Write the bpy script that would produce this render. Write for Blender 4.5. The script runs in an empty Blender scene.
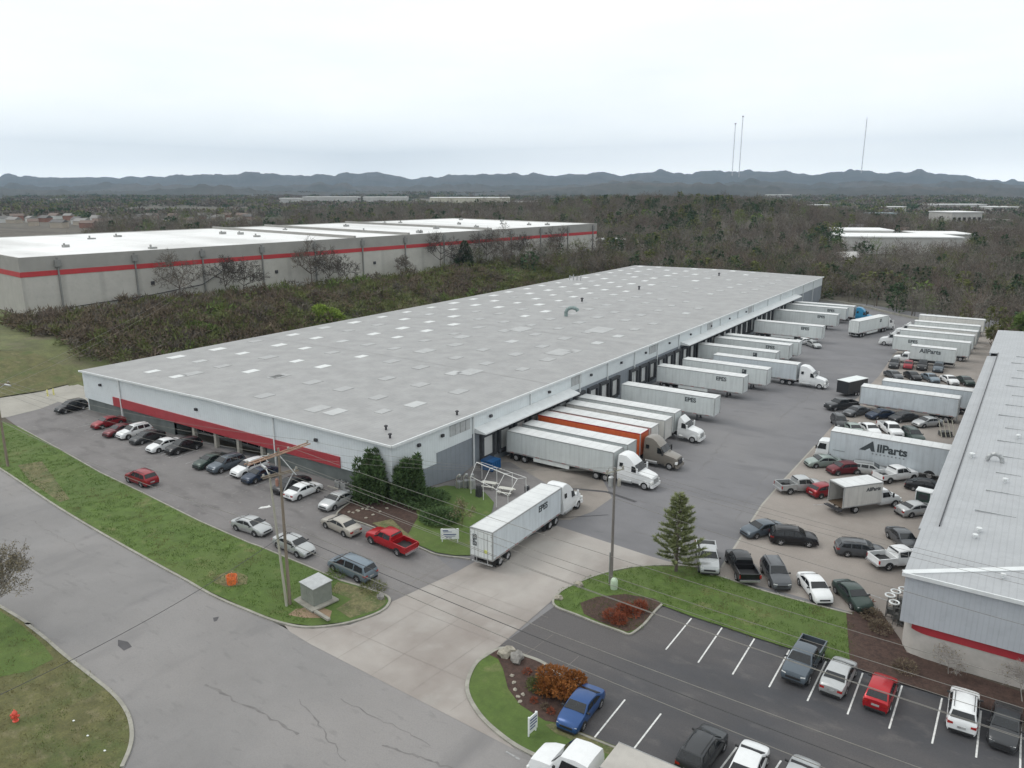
import bpy, bmesh, math, random
import numpy as np
from mathutils import Vector, Matrix, noise
random.seed(7); np.random.seed(7)
R = math.radians
SC = bpy.context.scene
COL = SC.collection

# ---------------------------------------------------------------- frame
# world: +X runs away from the warehouse across the truck court, +Y runs along its long side; origin = its near corner
CAM = Vector((58.19, -61.80, 36.2)); FPX = 780.0
PITCH = math.atan((384 - 186) / FPX)
FW = Vector((-0.5592, 0.8290, 0)).normalized(); RT = Vector((FW.y, -FW.x, 0))

def smooth(t):
    t = max(0.0, min(1.0, t)); return t * t * (3 - 2 * t)

def lin(t): return max(0.0, min(1.0, t))

def depth_lat(x, y):
    d = Vector((x, y, 0)) - Vector((CAM.x, CAM.y, 0))
    return d.dot(FW), d.dot(RT)

def ht(x, y):
    """terrain height"""
    if x < -0.6 or (y < 4):
        a = 1.0 if x <= -3 else (0.0 if x >= 13 else (13 - x) / 16)
    else:
        a = 1.0 if x <= -3 else (0.0 if x >= 13 else (13 - x) / 16)
    b = 1.0 if (y <= 4 or x < -0.6) else (0.0 if y >= 12 else (12 - y) / 8)
    if x < -0.6 and y > 206: b = 1 - smooth((y - 206) / 20)
    h = 1.2 * a * b
    h += 4.8 * smooth((-77 - x) / 28) * smooth((y + 12) / 15)
    if y > 150:
        D, Lt = depth_lat(x, y)
        h += 13 * math.exp(-((Lt - 150) / 120) ** 2 - ((D - 600) / 130) ** 2)
        h += 9 * math.exp(-((Lt - 30) / 160) ** 2 - ((D - 760) / 160) ** 2)
        h += 3 * math.exp(-((Lt + 30) / 60) ** 2 - ((D - 420) / 120) ** 2)
    return h

def G(px, py, z=None):
    """photo pixel -> point on the terrain (or on the level z)"""
    dx = (px - 512) / FPX; dy = (py - 384) / FPX
    den = math.sin(PITCH) + dy * math.cos(PITCH)
    zz = 0.6 if z is None else z
    for _ in range(14 if z is None else 1):
        t = (CAM.z - zz) / den
        p = Vector((CAM.x, CAM.y, 0)) + FW * (t * (math.cos(PITCH) - dy * math.sin(PITCH))) + RT * (t * dx)
        if z is None: zz = 0.5 * zz + 0.5 * ht(p.x, p.y)
    return Vector((p.x, p.y, ht(p.x, p.y) if z is None else z))

def DL(depth, px, z=0):
    """point at a depth in front of the camera on the bearing of a pixel column"""
    p = Vector((CAM.x, CAM.y, 0)) + FW * depth + RT * ((depth * math.cos(PITCH) + (CAM.z - max(z, 6)) * math.sin(PITCH)) * (px - 512) / FPX)
    return Vector((p.x, p.y, z))

# ---------------------------------------------------------------- materials
MATS = {}
def nt(name):
    m = bpy.data.materials.new(name); m.use_nodes = True
    t = m.node_tree; b = t.nodes['Principled BSDF']; MATS[name] = m
    return m, t, b

def mat(name, col, rough=0.7, metal=0.0, var=0.12, scale=3.0, bump=0.0, bscale=None, coat=0.0, col2=None, spec=None, emit=None, stretch=None, thr=(0.35, 0.65), extra=None):
    if name in MATS: return MATS[name]
    m, t, b = nt(name); N = t.nodes.new; Lk = t.links.new
    b.inputs['Roughness'].default_value = rough; b.inputs['Metallic'].default_value = metal
    if coat: b.inputs['Coat Weight'].default_value = coat; b.inputs['Coat Roughness'].default_value = 0.08
    if spec is not None: b.inputs['Specular IOR Level'].default_value = spec
    tc = N('ShaderNodeTexCoord'); mp = N('ShaderNodeMapping'); Lk(tc.outputs['Object'], mp.inputs[0])
    if stretch: mp.inputs['Scale'].default_value = stretch
    n = N('ShaderNodeTexNoise'); n.inputs['Scale'].default_value = scale; n.inputs['Detail'].default_value = 5; n.inputs['Roughness'].default_value = .65
    Lk(mp.outputs[0], n.inputs['Vector'])
    r = N('ShaderNodeValToRGB'); Lk(n.outputs['Fac'], r.inputs[0])
    c2 = col2 if col2 else tuple(min(1, c * (1 + var)) for c in col)
    c1 = col if col2 else tuple(c * (1 - var) for c in col)
    r.color_ramp.elements[0].position = thr[0]; r.color_ramp.elements[1].position = thr[1]
    r.color_ramp.elements[0].color = (*c1, 1); r.color_ramp.elements[1].color = (*c2, 1)
    out = r.outputs[0]
    for e in (extra or []):            # (scale, lo, hi, colour, strength, stretch)
        n2 = N('ShaderNodeTexNoise'); n2.inputs['Scale'].default_value = e[0]; n2.inputs['Detail'].default_value = 4
        mp2 = N('ShaderNodeMapping'); Lk(tc.outputs['Object'], mp2.inputs[0]); mp2.inputs['Location'].default_value = (e[0] * 31, 7, 3)
        if len(e) > 5: mp2.inputs['Scale'].default_value = e[5]
        Lk(mp2.outputs[0], n2.inputs['Vector'])
        mr = N('ShaderNodeMapRange'); Lk(n2.outputs['Fac'], mr.inputs[0]); mr.inputs[1].default_value = e[1]; mr.inputs[2].default_value = e[2]; mr.inputs[4].default_value = e[4]
        mx = N('ShaderNodeMix'); mx.data_type = 'RGBA'; Lk(mr.outputs[0], mx.inputs[0]); Lk(out, mx.inputs[6]); mx.inputs[7].default_value = (*e[3], 1)
        out = mx.outputs[2]
    Lk(out, b.inputs['Base Color'])
    if bump:
        nb = N('ShaderNodeTexNoise'); nb.inputs['Scale'].default_value = bscale or scale * 6; nb.inputs['Detail'].default_value = 4
        Lk(tc.outputs['Object'], nb.inputs['Vector'])
        bp = N('ShaderNodeBump'); bp.inputs['Strength'].default_value = bump; bp.inputs['Distance'].default_value = .05
        Lk(nb.outputs['Fac'], bp.inputs['Height']); Lk(bp.outputs[0], b.inputs['Normal'])
    if emit: b.inputs['Emission Color'].default_value = (*emit, 1); b.inputs['Emission Strength'].default_value = 1
    return m

def ribbed(name, col, axis, period, rough=0.5, metal=0.2, depth=0.25, var=.06, dark=0.82):
    """metal sheet with ribs along one axis, real bump plus slightly dirty joints"""
    m = mat(name, col, rough, metal, var, .35, extra=[(1.4, .55, .8, tuple(c * .8 for c in col), .5)])
    t = m.node_tree; b = t.nodes['Principled BSDF']; N = t.nodes.new; Lk = t.links.new
    tc = N('ShaderNodeTexCoord'); w = N('ShaderNodeTexWave'); w.wave_type = 'BANDS'; w.bands_direction = axis
    w.inputs['Scale'].default_value = 0.314 / period * 1.0; w.inputs['Distortion'].default_value = 0
    Lk(tc.outputs['Object'], w.inputs['Vector'])
    r = N('ShaderNodeValToRGB'); r.color_ramp.elements[0].position = .02; r.color_ramp.elements[1].position = .12
    Lk(w.outputs['Fac'], r.inputs[0])
    bp = N('ShaderNodeBump'); bp.inputs['Strength'].default_value = depth; bp.inputs['Distance'].default_value = .03
    Lk(r.outputs[0], bp.inputs['Height']); Lk(bp.outputs[0], b.inputs['Normal'])
    src = b.inputs['Base Color'].links[0].from_socket
    mx = N('ShaderNodeMix'); mx.data_type = 'RGBA'; mx.blend_type = 'MULTIPLY'; mx.inputs[0].default_value = 1
    r2 = N('ShaderNodeValToRGB'); r2.color_ramp.elements[0].position = .0; r2.color_ramp.elements[1].position = .10
    r2.color_ramp.elements[0].color = (dark, dark, dark, 1); r2.color_ramp.elements[1].color = (1, 1, 1, 1)
    Lk(w.outputs['Fac'], r2.inputs[0]); Lk(src, mx.inputs[6]); Lk(r2.outputs[0], mx.inputs[7]); Lk(mx.outputs[2], b.inputs['Base Color'])
    return m

# ---------------------------------------------------------------- mesh builder
class MB:
    def __init__(s): s.v = []; s.f = []; s.m = []
    def add(s, vs, fs, mi=0):
        o = len(s.v); s.v += [tuple(v) for v in vs]
        for f in fs: s.f.append(tuple(i + o for i in f)); s.m.append(mi)
        return s
    def box(s, x0, x1, y0, y1, z0, z1, mi=0):
        vs = [(x0, y0, z0), (x1, y0, z0), (x1, y1, z0), (x0, y1, z0), (x0, y0, z1), (x1, y0, z1), (x1, y1, z1), (x0, y1, z1)]
        return s.add(vs, [(0, 3, 2, 1), (4, 5, 6, 7), (0, 1, 5, 4), (1, 2, 6, 5), (2, 3, 7, 6), (3, 0, 4, 7)], mi)
    def tube(s, a, b, r0, r1=None, n=8, mi=0, cap=True):
        a = Vector(a); b = Vector(b); r1 = r0 if r1 is None else r1
        d = (b - a).normalized(); u = d.orthogonal().normalized(); w = d.cross(u)
        vs = []
        for p, r in ((a, r0), (b, r1)):
            for i in range(n):
                t = 2 * math.pi * i / n; vs.append(p + (u * math.cos(t) + w * math.sin(t)) * r)
        fs = [(i, (i + 1) % n, n + (i + 1) % n, n + i) for i in range(n)]
        if cap: fs += [tuple(range(n))[::-1], tuple(range(n, 2 * n))]
        return s.add(vs, fs, mi)
    def path(s, pts, r, n=6, mi=0):
        for a, b in zip(pts, pts[1:]): s.tube(a, b, r, r, n, mi)
        return s
    def prism(s, poly, d, mi=0):
        """closed polygon of 3-D points extruded by vector d"""
        n = len(poly); d = Vector(d); vs = [Vector(p) for p in poly] + [Vector(p) + d for p in poly]
        fs = [tuple(range(n))[::-1], tuple(range(n, 2 * n))] + [(i, (i + 1) % n, n + (i + 1) % n, n + i) for i in range(n)]
        return s.add(vs, fs, mi)
    def lathe(s, c, prof, n=16, mi=0):
        vs = []; c = Vector(c)
        for r, z in prof:
            for i in range(n): t = 2 * math.pi * i / n; vs.append(c + Vector((r * math.cos(t), r * math.sin(t), z)))
        fs = []
        for k in range(len(prof) - 1):
            for i in range(n): fs.append((k * n + i, k * n + (i + 1) % n, (k + 1) * n + (i + 1) % n, (k + 1) * n + i))
        fs.append(tuple(range((len(prof) - 1) * n, len(prof) * n))); fs.append(tuple(range(n))[::-1])
        return s.add(vs, fs, mi)
    def mesh(s, name, mats, smooth_ang=None, fix=True):
        me = bpy.data.meshes.new(name); me.from_pydata(s.v, [], s.f)
        for m in (mats if isinstance(mats, (list, tuple)) else [mats]): me.materials.append(m)
        if any(s.m): me.polygons.foreach_set('material_index', s.m)
        if fix:
            bm = bmesh.new(); bm.from_mesh(me); bmesh.ops.recalc_face_normals(bm, faces=bm.faces); bm.to_mesh(me); bm.free()
        if smooth_ang:
            me.polygons.foreach_set('use_smooth', [True] * len(me.polygons)); me.set_sharp_from_angle(angle=R(smooth_ang))
        me.update(); return me
    def build(s, name, mats, parent=None, smooth_ang=None, bevel=0, fix=True, loc=None):
        me = s.mesh(name, mats, smooth_ang, fix)
        return link(name, me, parent, bevel, loc)

def link(name, me, parent=None, bevel=0, loc=None):
    o = bpy.data.objects.new(name, me); COL.objects.link(o)
    if parent: o.parent = parent
    if loc is not None: o.location = loc
    if bevel:
        b = o.modifiers.new('bevel', 'BEVEL'); b.width = bevel; b.segments = 2; b.limit_method = 'ANGLE'
    return o

def tag(o, label=None, cat=None, group=None, kind=None):
    if label: o['label'] = label
    if cat: o['category'] = cat
    if group: o['group'] = group
    if kind: o['kind'] = kind
    return o

def empty(name, loc=(0, 0, 0), rz=0, label=None, cat=None, group=None):
    o = bpy.data.objects.new(name, None); COL.objects.link(o); o.empty_display_size = .3
    o.location = loc; o.rotation_euler = (0, 0, rz); return tag(o, label, cat, group)

CH = {}
def copy_tree(o, parent=None):
    c = o.copy(); COL.objects.link(c)
    if parent: c.parent = parent
    for ch in o.children: copy_tree(ch, c)
    return c

def text_mesh(txt, size, mname, font_bold=0.0, extrude=.01):
    cu = bpy.data.curves.new('txt', 'FONT'); cu.body = txt; cu.size = size; cu.extrude = extrude; cu.offset = font_bold
    cu.align_x = 'CENTER'; cu.align_y = 'CENTER'
    o = bpy.data.objects.new('txt', cu); COL.objects.link(o)
    dg = bpy.context.evaluated_depsgraph_get(); me = bpy.data.meshes.new_from_object(o.evaluated_get(dg))
    bpy.data.objects.remove(o); me.materials.clear(); me.materials.append(mname); me.name = 'lettering'
    return me

# ---------------------------------------------------------------- world, sun, camera
w = bpy.data.worlds.new('World'); SC.world = w; w.use_nodes = True
t = w.node_tree; N = t.nodes.new; Lk = t.links.new
bg = t.nodes['Background']; bg.inputs[1].default_value = 0.12
sky = N('ShaderNodeTexSky'); sky.sky_type = 'NISHITA'; sky.sun_disc = False
SUN_EL, SUN_AZ = R(52), R(200)
sky.sun_elevation = SUN_EL; sky.sun_rotation = R(90) - SUN_AZ; sky.air_density = 1.0; sky.dust_density = 4.0
tc = N('ShaderNodeTexCoord'); sep = N('ShaderNodeSeparateXYZ'); Lk(tc.outputs['Generated'], sep.inputs[0])
# overcast cloud deck: brighter overhead, softly mottled
mpn = N('ShaderNodeMapping'); mpn.inputs['Scale'].default_value = (1.2, 1.2, 5.5); Lk(tc.outputs['Generated'], mpn.inputs[0])
cn = N('ShaderNodeTexNoise'); cn.inputs['Scale'].default_value = 2.2; cn.inputs['Detail'].default_value = 6; cn.inputs['Roughness'].default_value = .55
Lk(mpn.outputs[0], cn.inputs['Vector'])
cr = N('ShaderNodeValToRGB'); Lk(cn.outputs['Fac'], cr.inputs[0])
cr.color_ramp.elements[0].position = .32; cr.color_ramp.elements[1].position = .66
cr.color_ramp.elements[0].color = (8.15, 8.5, 8.55, 1); cr.color_ramp.elements[1].color = (9.1, 9.3, 9.25, 1)
el = N('ShaderNodeValToRGB'); el.color_ramp.elements[0].position = 0; el.color_ramp.elements[0].color = (1.95, 1.92, 1.86, 1); el.color_ramp.elements[1].position = 1; el.color_ramp.elements[1].color = (1.25, 1.25, 1.25, 1)
for ps_, vv in ((.03, 1.58), (.08, 1.36), (.14, 1.19), (.25, 1.12), (.5, 1.22)):
    e_ = el.color_ramp.elements.new(ps_); e_.color = (vv, vv, vv, 1)
Lk(sep.outputs[2], el.inputs[0])
vm = N('ShaderNodeVectorMath'); vm.operation = 'SCALE'; Lk(cr.outputs[0], vm.inputs[0]); Lk(el.outputs[0], vm.inputs['Scale'])
mx = N('ShaderNodeMix'); mx.data_type = 'RGBA'; mx.inputs[0].default_value = .93
Lk(sky.outputs[0], mx.inputs[6]); Lk(vm.outputs[0], mx.inputs[7]); Lk(mx.outputs[2], bg.inputs[0])

sl = bpy.data.lights.new('sun', 'SUN'); sl.energy = 0.9; sl.angle = R(22); sl.color = (1, .97, .93)
so = bpy.data.objects.new('sun', sl); COL.objects.link(so)
sd = Vector((math.cos(SUN_AZ) * math.cos(SUN_EL), math.sin(SUN_AZ) * math.cos(SUN_EL), math.sin(SUN_EL)))
so.rotation_euler = sd.to_track_quat('Z', 'Y').to_euler(); so.location = (0, 0, 300)

cd = bpy.data.cameras.new('camera'); co = bpy.data.objects.new('camera', cd); COL.objects.link(co); SC.camera = co
cd.sensor_width = 36; cd.lens = FPX / 1024 * 36; cd.clip_end = 30000; cd.clip_start = .5
co.location = CAM
fwd = (FW * math.cos(PITCH) + Vector((0, 0, -math.sin(PITCH)))).normalized()
co.rotation_euler = fwd.to_track_quat('-Z', 'Y').to_euler()
SC.view_settings.view_transform = 'Standard'; SC.view_settings.look = 'None'; SC.view_settings.exposure = .05; SC.view_settings.gamma = 1
SC.view_settings.use_curve_mapping = False
SC.cycles.max_bounces = 6; SC.cycles.diffuse_bounces = 3; SC.cycles.glossy_bounces = 3; SC.cycles.volume_bounces = 1; SC.cycles.transparent_max_bounces = 8

# ---------------------------------------------------------------- material set
M = dict(
 road=mat('road_asphalt', (.205, .197, .192), .88, 0, .1, .12, .25, 14, extra=[(.05, .45, .7, (.25, .235, .225), .8), (.22, .56, .70, (.135, .13, .13), .6, (1, .3, 1)), (1.1, .60, .72, (.15, .145, .14), .5, (.5, 1.5, 1)), (9, .4, .8, (.14, .14, .145), .35)]),
 court=mat('court_asphalt', (.155, .152, .158), .85, 0, .1, .15, .2, 12, extra=[(.06, .45, .7, (.19, .184, .184), .8), (.22, .52, .70, (.105, .104, .11), .65, (.35, 1, 1)), (.9, .62, .75, (.09, .088, .09), .5, (.3, 1, 1)), (8, .4, .8, (.11, .11, .115), .35)]),
 lotfront=mat('front_lot_asphalt', (.165, .155, .152), .88, 0, .12, .2, .25, 12, extra=[(.5, .53, .66, (.095, .088, .086), .7, (.4, 1, 1)), (1.6, .6, .7, (.23, .22, .21), .5), (.1, .5, .7, (.20, .19, .185), .6), (8, .4, .8, (.11, .105, .105), .4)]),
 darklot=mat('fresh_asphalt', (.038, .040, .046), .72, 0, .15, .2, .25, 16, extra=[(.11, .46, .64, (.098, .088, .085), .8, (.35, 1, 1)), (.9, .57, .72, (.12, .11, .105), .5, (.5, 1, 1)), (10, .4, .8, (.025, .026, .03), .4)]),
 conc=mat('driveway_concrete', (.325, .30, .275), .85, 0, .1, .12, .15, 10, extra=[(.10, .48, .66, (.215, .185, .165), .85), (.45, .52, .72, (.345, .325, .30), .6), (.25, .6, .75, (.17, .155, .14), .5, (1, .3, 1)), (6, .45, .8, (.28, .26, .24), .3)]),
 yard=mat('yard_concrete', (.27, .24, .215), .88, 0, .1, .15, .2, 10, extra=[(.1, .48, .68, (.19, .17, .15), .7), (.5, .55, .72, (.30, .28, .25), .5), (7, .4, .8, (.17, .155, .14), .4)]),
 apron=mat('dock_apron', (.24, .215, .19), .88, 0, .12, .15, .2, 10, extra=[(.2, .5, .66, (.15, .135, .12), .8), (6, .4, .8, (.17, .15, .14), .4)]),
 pad=mat('pale_concrete', (.30, .285, .25), .85, 0, .1, .4, .2, 8),
 kerb=mat('kerb_concrete', (.27, .26, .225), .85, 0, .18, 1.2, .2, 8, extra=[(.6, .5, .7, (.2, .19, .16), .6)]),
 paint=mat('road_paint', (.62, .62, .60), .7, 0, .1, 1.5, extra=[(4, .5, .75, (.25, .25, .25), .7)]),
 faded=mat('faded_paint', (.36, .36, .355), .8, 0, .1, 1.5, extra=[(3, .4, .65, (.18, .18, .18), .9)]),
 grass=mat('lawn', (.078, .125, .022), .95, 0, .22, 1.1, .6, 22, extra=[(.18, .45, .66, (.10, .135, .035), .7), (.55, .60, .74, (.21, .195, .09), .55), (7, .35, .75, (.045, .075, .016), .5), (.07, .5, .7, (.055, .10, .02), .6)]),
 drygrass=mat('dry_lawn', (.115, .112, .042), .95, 0, .25, .8, .6, 18, extra=[(.25, .48, .66, (.065, .10, .024), .8), (1.2, .55, .72, (.20, .175, .10), .6), (7, .35, .75, (.05, .05, .02), .6)]),
 mulch=mat('bark_mulch', (.060, .034, .026), .95, 0, .35, 3, .8, 20, extra=[(.4, .5, .7, (.085, .055, .04), .6), (9, .45, .75, (.025, .014, .01), .6)]),
 weeds=mat('weedy_ground', (.12, .115, .05), .95, 0, .3, 1.5, .6, 18, extra=[(.6, .45, .62, (.055, .085, .022), .7), (5, .5, .7, (.22, .19, .11), .6)]),
 soil=mat('bare_soil', (.24, .17, .11), .95, 0, .2, 1.5, .5, 14, extra=[(1.2, .5, .7, (.15, .13, .07), .7)]),
 white=mat('white_paint', (.72, .74, .74), .45, 0, .04, .6, extra=[(.9, .55, .8, (.60, .60, .57), .5)]),
 glass=mat('dark_glass', (.012, .014, .016), .10, 0, .1, 1, spec=.5),
 black=mat('black_rubber', (.018, .018, .018), .8, 0, .2, 3),
 rim=mat('alloy_rim', (.45, .45, .46), .35, .7, .1, 3),
 steel=mat('galvanised_steel', (.42, .43, .43), .45, .6, .12, 1.5),
 darksteel=mat('dark_steel', (.05, .05, .055), .6, .3, .2, 2),
 amber=mat('headlamp', (.75, .76, .74), .15, 0, .05, 3, coat=.5),
 red=mat('tail_lamp', (.30, .012, .010), .2, 0, .1, 3, coat=.5),
 wood=mat('weathered_pole_wood', (.20, .165, .125), .85, 0, .2, 2, .3, 20, stretch=(1, 1, .12)),
 palewood=mat('pale_pole_wood', (.33, .32, .26), .85, 0, .15, 2, .3, 20, stretch=(1, 1, .12)),
 orangewood=mat('orange_treated_wood', (.36, .23, .16), .8, 0, .15, 2),
 wire=mat('wire', (.20, .19, .17), .5, .2, .1, 2),
 darkwire=mat('dark_cable', (.05, .05, .05), .6, 0, .1, 2),
 bark=mat('bark', (.11, .09, .075), .9, 0, .3, 4, .4, 20),
)

# ---------------------------------------------------------------- ground sheets
CUTX = [-3] + list(range(-1, 13, 2)) + [13]; CUTY = [4, 5, 6, 7, 8, 9, 10, 11, 12]
def sheet(name, pts, m, off, slope=False):
    bm = bmesh.new(); vs = [bm.verts.new((p[0], p[1], 0)) for p in pts]; bm.faces.new(vs)
    cx = list(CUTX) + (list(range(-110, -72, 4)) if slope else []); cy = list(CUTY) + (list(range(-12, 4, 3)) if slope else [])
    for x in cx:
        bmesh.ops.bisect_plane(bm, geom=bm.verts[:] + bm.edges[:] + bm.faces[:], plane_co=(x, 0, 0), plane_no=(1, 0, 0))
    for y in cy:
        bmesh.ops.bisect_plane(bm, geom=bm.verts[:] + bm.edges[:] + bm.faces[:], plane_co=(0, y, 0), plane_no=(0, 1, 0))
    bmesh.ops.triangulate(bm, faces=bm.faces[:])
    for v in bm.verts: v.co.z = ht(v.co.x, v.co.y) + off
    bmesh.ops.recalc_face_normals(bm, faces=bm.faces)
    me = bpy.data.meshes.new(name); bm.to_mesh(me); bm.free()
    if me.polygons and me.polygons[0].normal.z < 0: me.flip_normals()
    me.materials.append(m); o = link(name, me); return tag(o, kind='structure')

def P(*pp): return [G(*p).xy for p in pp]
def spl(pts, k=5, closed=False):
    """Catmull-Rom through 2-D points"""
    pts = [Vector((p[0], p[1])) for p in pts]; n = len(pts); out = []
    rng = n if closed else n - 1
    for i in range(rng):
        g = (lambda j: pts[j % n]) if closed else (lambda j: pts[max(0, min(n - 1, j))])
        p0, p1, p2, p3 = g(i - 1), g(i), g(i + 1), g(i + 2)
        for s in range(k):
            t = s / k
            out.append(.5 * ((2 * p1) + (p2 - p0) * t + (2 * p0 - 5 * p1 + 4 * p2 - p3) * t * t + (3 * p1 - p0 - 3 * p2 + p3) * t ** 3))
    if not closed: out.append(pts[-1])
    return out

def kerb(name, pts, wd=.22, hgt=.14, m=None):
    wd *= .75
    """a real raised kerb along a 2-D polyline"""
    dense = []
    for a, b in zip(pts, pts[1:]):
        a = Vector((a[0], a[1])); b = Vector((b[0], b[1])); n = max(1, int((b - a).length / 1.0))
        dense += [a.lerp(b, i / n) for i in range(n)]
    dense.append(Vector((pts[-1][0], pts[-1][1]))); mb = MB(); n = len(dense); vs = []
    for i, p in enumerate(dense):
        d = (dense[min(n - 1, i + 1)] - dense[max(0, i - 1)]).normalized(); q = Vector((-d.y, d.x)) * wd / 2; z = ht(p.x, p.y)
        for s, zz in ((-1, -.1), (-1, hgt), (1, hgt), (1, -.1)): vs.append((p.x + q.x * s, p.y + q.y * s, z + zz))
    fs = []
    for i in range(n - 1):
        for k in range(3): fs.append((i * 4 + k, i * 4 + k + 1, i * 4 + 5 + k, i * 4 + 4 + k))
    fs += [(0, 1, 2, 3), (n * 4 - 4, n * 4 - 3, n * 4 - 2, n * 4 - 1)]
    mb.add(vs, fs); return tag(mb.build(name, m or M['kerb']), kind='structure')

# base ground out to the horizon
def axis(lo, hi, step, ext):
    a = list(np.arange(lo, hi + .01, step)); g = step; x = hi
    while x < ext: g *= 1.35; x += g; a.append(x)
    g = step; x = lo
    while x > -ext: g *= 1.35; x -= g; a.insert(0, x)
    return a
ax = sorted(set(axis(-220, 200, 8, 12000)) | set(CUTX) | {-.61, -.59}); ay = sorted(set(axis(-60, 420, 8, 12000)) | set(CUTY) | set(range(430, 900, 20)))
ay = sorted(set(ay) | set(range(-12, 4, 3))); ax = sorted(set(ax) | set(range(-110, -72, 4)))
ax = sorted(set(ax) | set(range(-560, -220, 20)) | set(range(200, 400, 20)))
gv = [(x, y, ht(x, y) - .04 - (.5 if (-250 < x < -66 and 17 < y < 215) else 0) - (.25 if (-65 < x < 52 and -60 < y < 200 and not (-5 < x < 15 and 2 < y < 14)) else 0)) for y in ay for x in ax]; nx = len(ax)
gf = [(j * nx + i, j * nx + i + 1, (j + 1) * nx + i + 1, (j + 1) * nx + i) for j in range(len(ay) - 1) for i in range(nx - 1)]
forestfloor = mat("forest_floor", (.085, .072, .055), .95, 0, .3, .05, .5, .4, extra=[(.012, .45, .6, (.11, .10, .075), .8), (.004, .5, .62, (.05, .06, .035), .7), (.3, .45, .7, (.035, .03, .022), .6)])
gm = MB(); gm.add(gv, gf); tag(gm.build('ground', forestfloor, fix=False), kind='structure')

# main road
sheet('paved_base', [(-66, -14), (13, -20), (60, -30), (60, -1), (56, 3), (56, 178), (52, 190), (26, 196), (.2, 204), (.2, 2), (-66, .3)], M['court'], .001)
rk_top = P((0, 468), (60, 508), (130, 549), (200, 588), (250, 611))
loop1 = P((250, 611), (283, 623), (312, 627), (350, 622), (379, 612), (389, 603), (386, 597), (370, 590), (340, 581))
lot_k = P((340, 581), (310, 568), (250, 544), (200, 522), (140, 492), (100, 473), (60, 450), (18, 427))
rk_bot = P((0, 607), (28, 626), (60, 652), (85, 672), (110, 692), (124, 708), (131, 725), (131, 745), (122, 768))
far_left = [(-140, -23.0), (-140, -36.5)]
sheet('road', [(-200, -23)] + rk_top + P((283, 627), (290, 631), (515, 748)) + [(60, -26.6), (140, -27), (140, -60), (24, -60)] + [(14, -52), (13, -44)] + [tuple(p) for p in P((131, 745), (131, 725), (124, 708), (110, 692), (85, 672), (60, 652), (28, 626), (0, 607))] + [(-60, -37), (-200, -37)], M['road'], .02)
# driveway
drive = P((283, 624), (312, 629), (350, 625), (380, 614), (392, 602), (456, 572.5), (500, 548), (557, 526), (600, 540), (652, 557), (712, 574), (690, 569), (640, 569), (600, 577), (567, 589), (553, 600), (500, 646), (486, 656), (473, 668), (467, 692), (480, 716), (505, 739), (515, 750), (290, 632))
sheet('driveway', drive, M['conc'], .032)
# front lot
sheet('front_lot', P((0, 414), (8, 416), (40, 408), (58, 401), (88, 398)) + [(-66, .3), (0, .3), (1.5, -2)] + P((366, 522), (417, 546), (436, 556), (458, 574), (390, 604), (380, 612), (340, 581), (310, 568), (250, 544), (200, 522), (140, 492), (100, 473), (60, 450), (18, 427)), M['lotfront'], .012)
sheet('side_path', P((0, 398), (40, 392), (88, 380)) + [(-68, 4), (-66, .2)] + P((58, 402), (40, 409), (8, 417), (-20, 422), (-40, 400)), M['pad'], .025)
# front lawn between road and lot
sheet('front_lawn', [tuple(p) for p in P((-60, 432), (-60, 400))][:0] + P((-45, 445), (0, 468), (60, 508), (130, 549), (200, 588), (250, 611), (283, 623), (312, 627), (350, 622), (379, 612), (389, 603), (386, 597), (370, 590), (340, 581), (310, 568), (250, 544), (200, 522), (140, 492), (100, 473), (60, 450), (18, 427), (0, 421), (-45, 418)), M['grass'], .10)
sheet('weedy_corner', P((338, 583), (370, 591), (385, 598), (386, 604), (377, 611), (350, 619), (336, 610), (352, 600), (330, 592)), M['weeds'], .112)
sheet('bare_soil', P((296, 610), (318, 607), (332, 612), (330, 619), (305, 619), (288, 616)), M['soil'], .112)
sheet('bare_soil', P((213, 578), (232, 571), (248, 577), (247, 585), (228, 588), (214, 584)), M['weeds'], .112)
sheet('bare_soil', P((18, 466), (42, 462), (55, 480), (70, 500), (60, 503), (30, 482)), M['weeds'], .112)
kerb('road_kerb', spl(P((-40, 446), (0, 469), (60, 509), (130, 550), (200, 589), (250, 612), (283, 624), (312, 628), (350, 623), (379, 613), (389, 604), (387, 597), (370, 590), (340, 581)), 6), .3)
kerb('lot_kerb', lot_k)
# bottom left lawn
sheet('corner_lawn', [tuple(p) for p in rk_bot] + [(13.5, -46), (14, -60), (-60, -60), (-60, -37)] + P((0, 607))[:0], M['drygrass'], .10)
kerb('corner_kerb', spl([(-60, -37)] + rk_bot, 6), .35)
sheet('corner_lawn_green', P((0, 612), (24, 628), (45, 648), (54, 660), (30, 672), (0, 678)), M['grass'], .112)
# planting corner by the warehouse
mul = P((337, 513), (346, 505), (358, 499)) + [(-1.0, -.05)] + [(3.5, -.1)] + P((418, 518), (408, 535), (395, 540), (366, 524))
sheet('mulch_bed', mul, M['mulch'], .10)
sheet('warehouse_lawn', P((395, 536), (410, 532), (418, 517)) + [(3.2, -.1), (.25, .0), (.25, 3.0)] + P((446, 486), (470, 488), (485, 493), (494, 503), (492, 512), (478, 535), (470, 556), (456, 556), (436, 553), (417, 545), (388, 533)), M['grass'], .085)
sheet('worn_patch', P((372, 524), (392, 520), (402, 530), (415, 540), (408, 541), (388, 533)), M['weeds'], .118)
kerb('bed_kerb', spl(P((358, 499), (346, 506), (337, 514), (340, 518), (366, 525), (417, 547), (436, 555), (458, 558), (470, 560)), 5))
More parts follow.
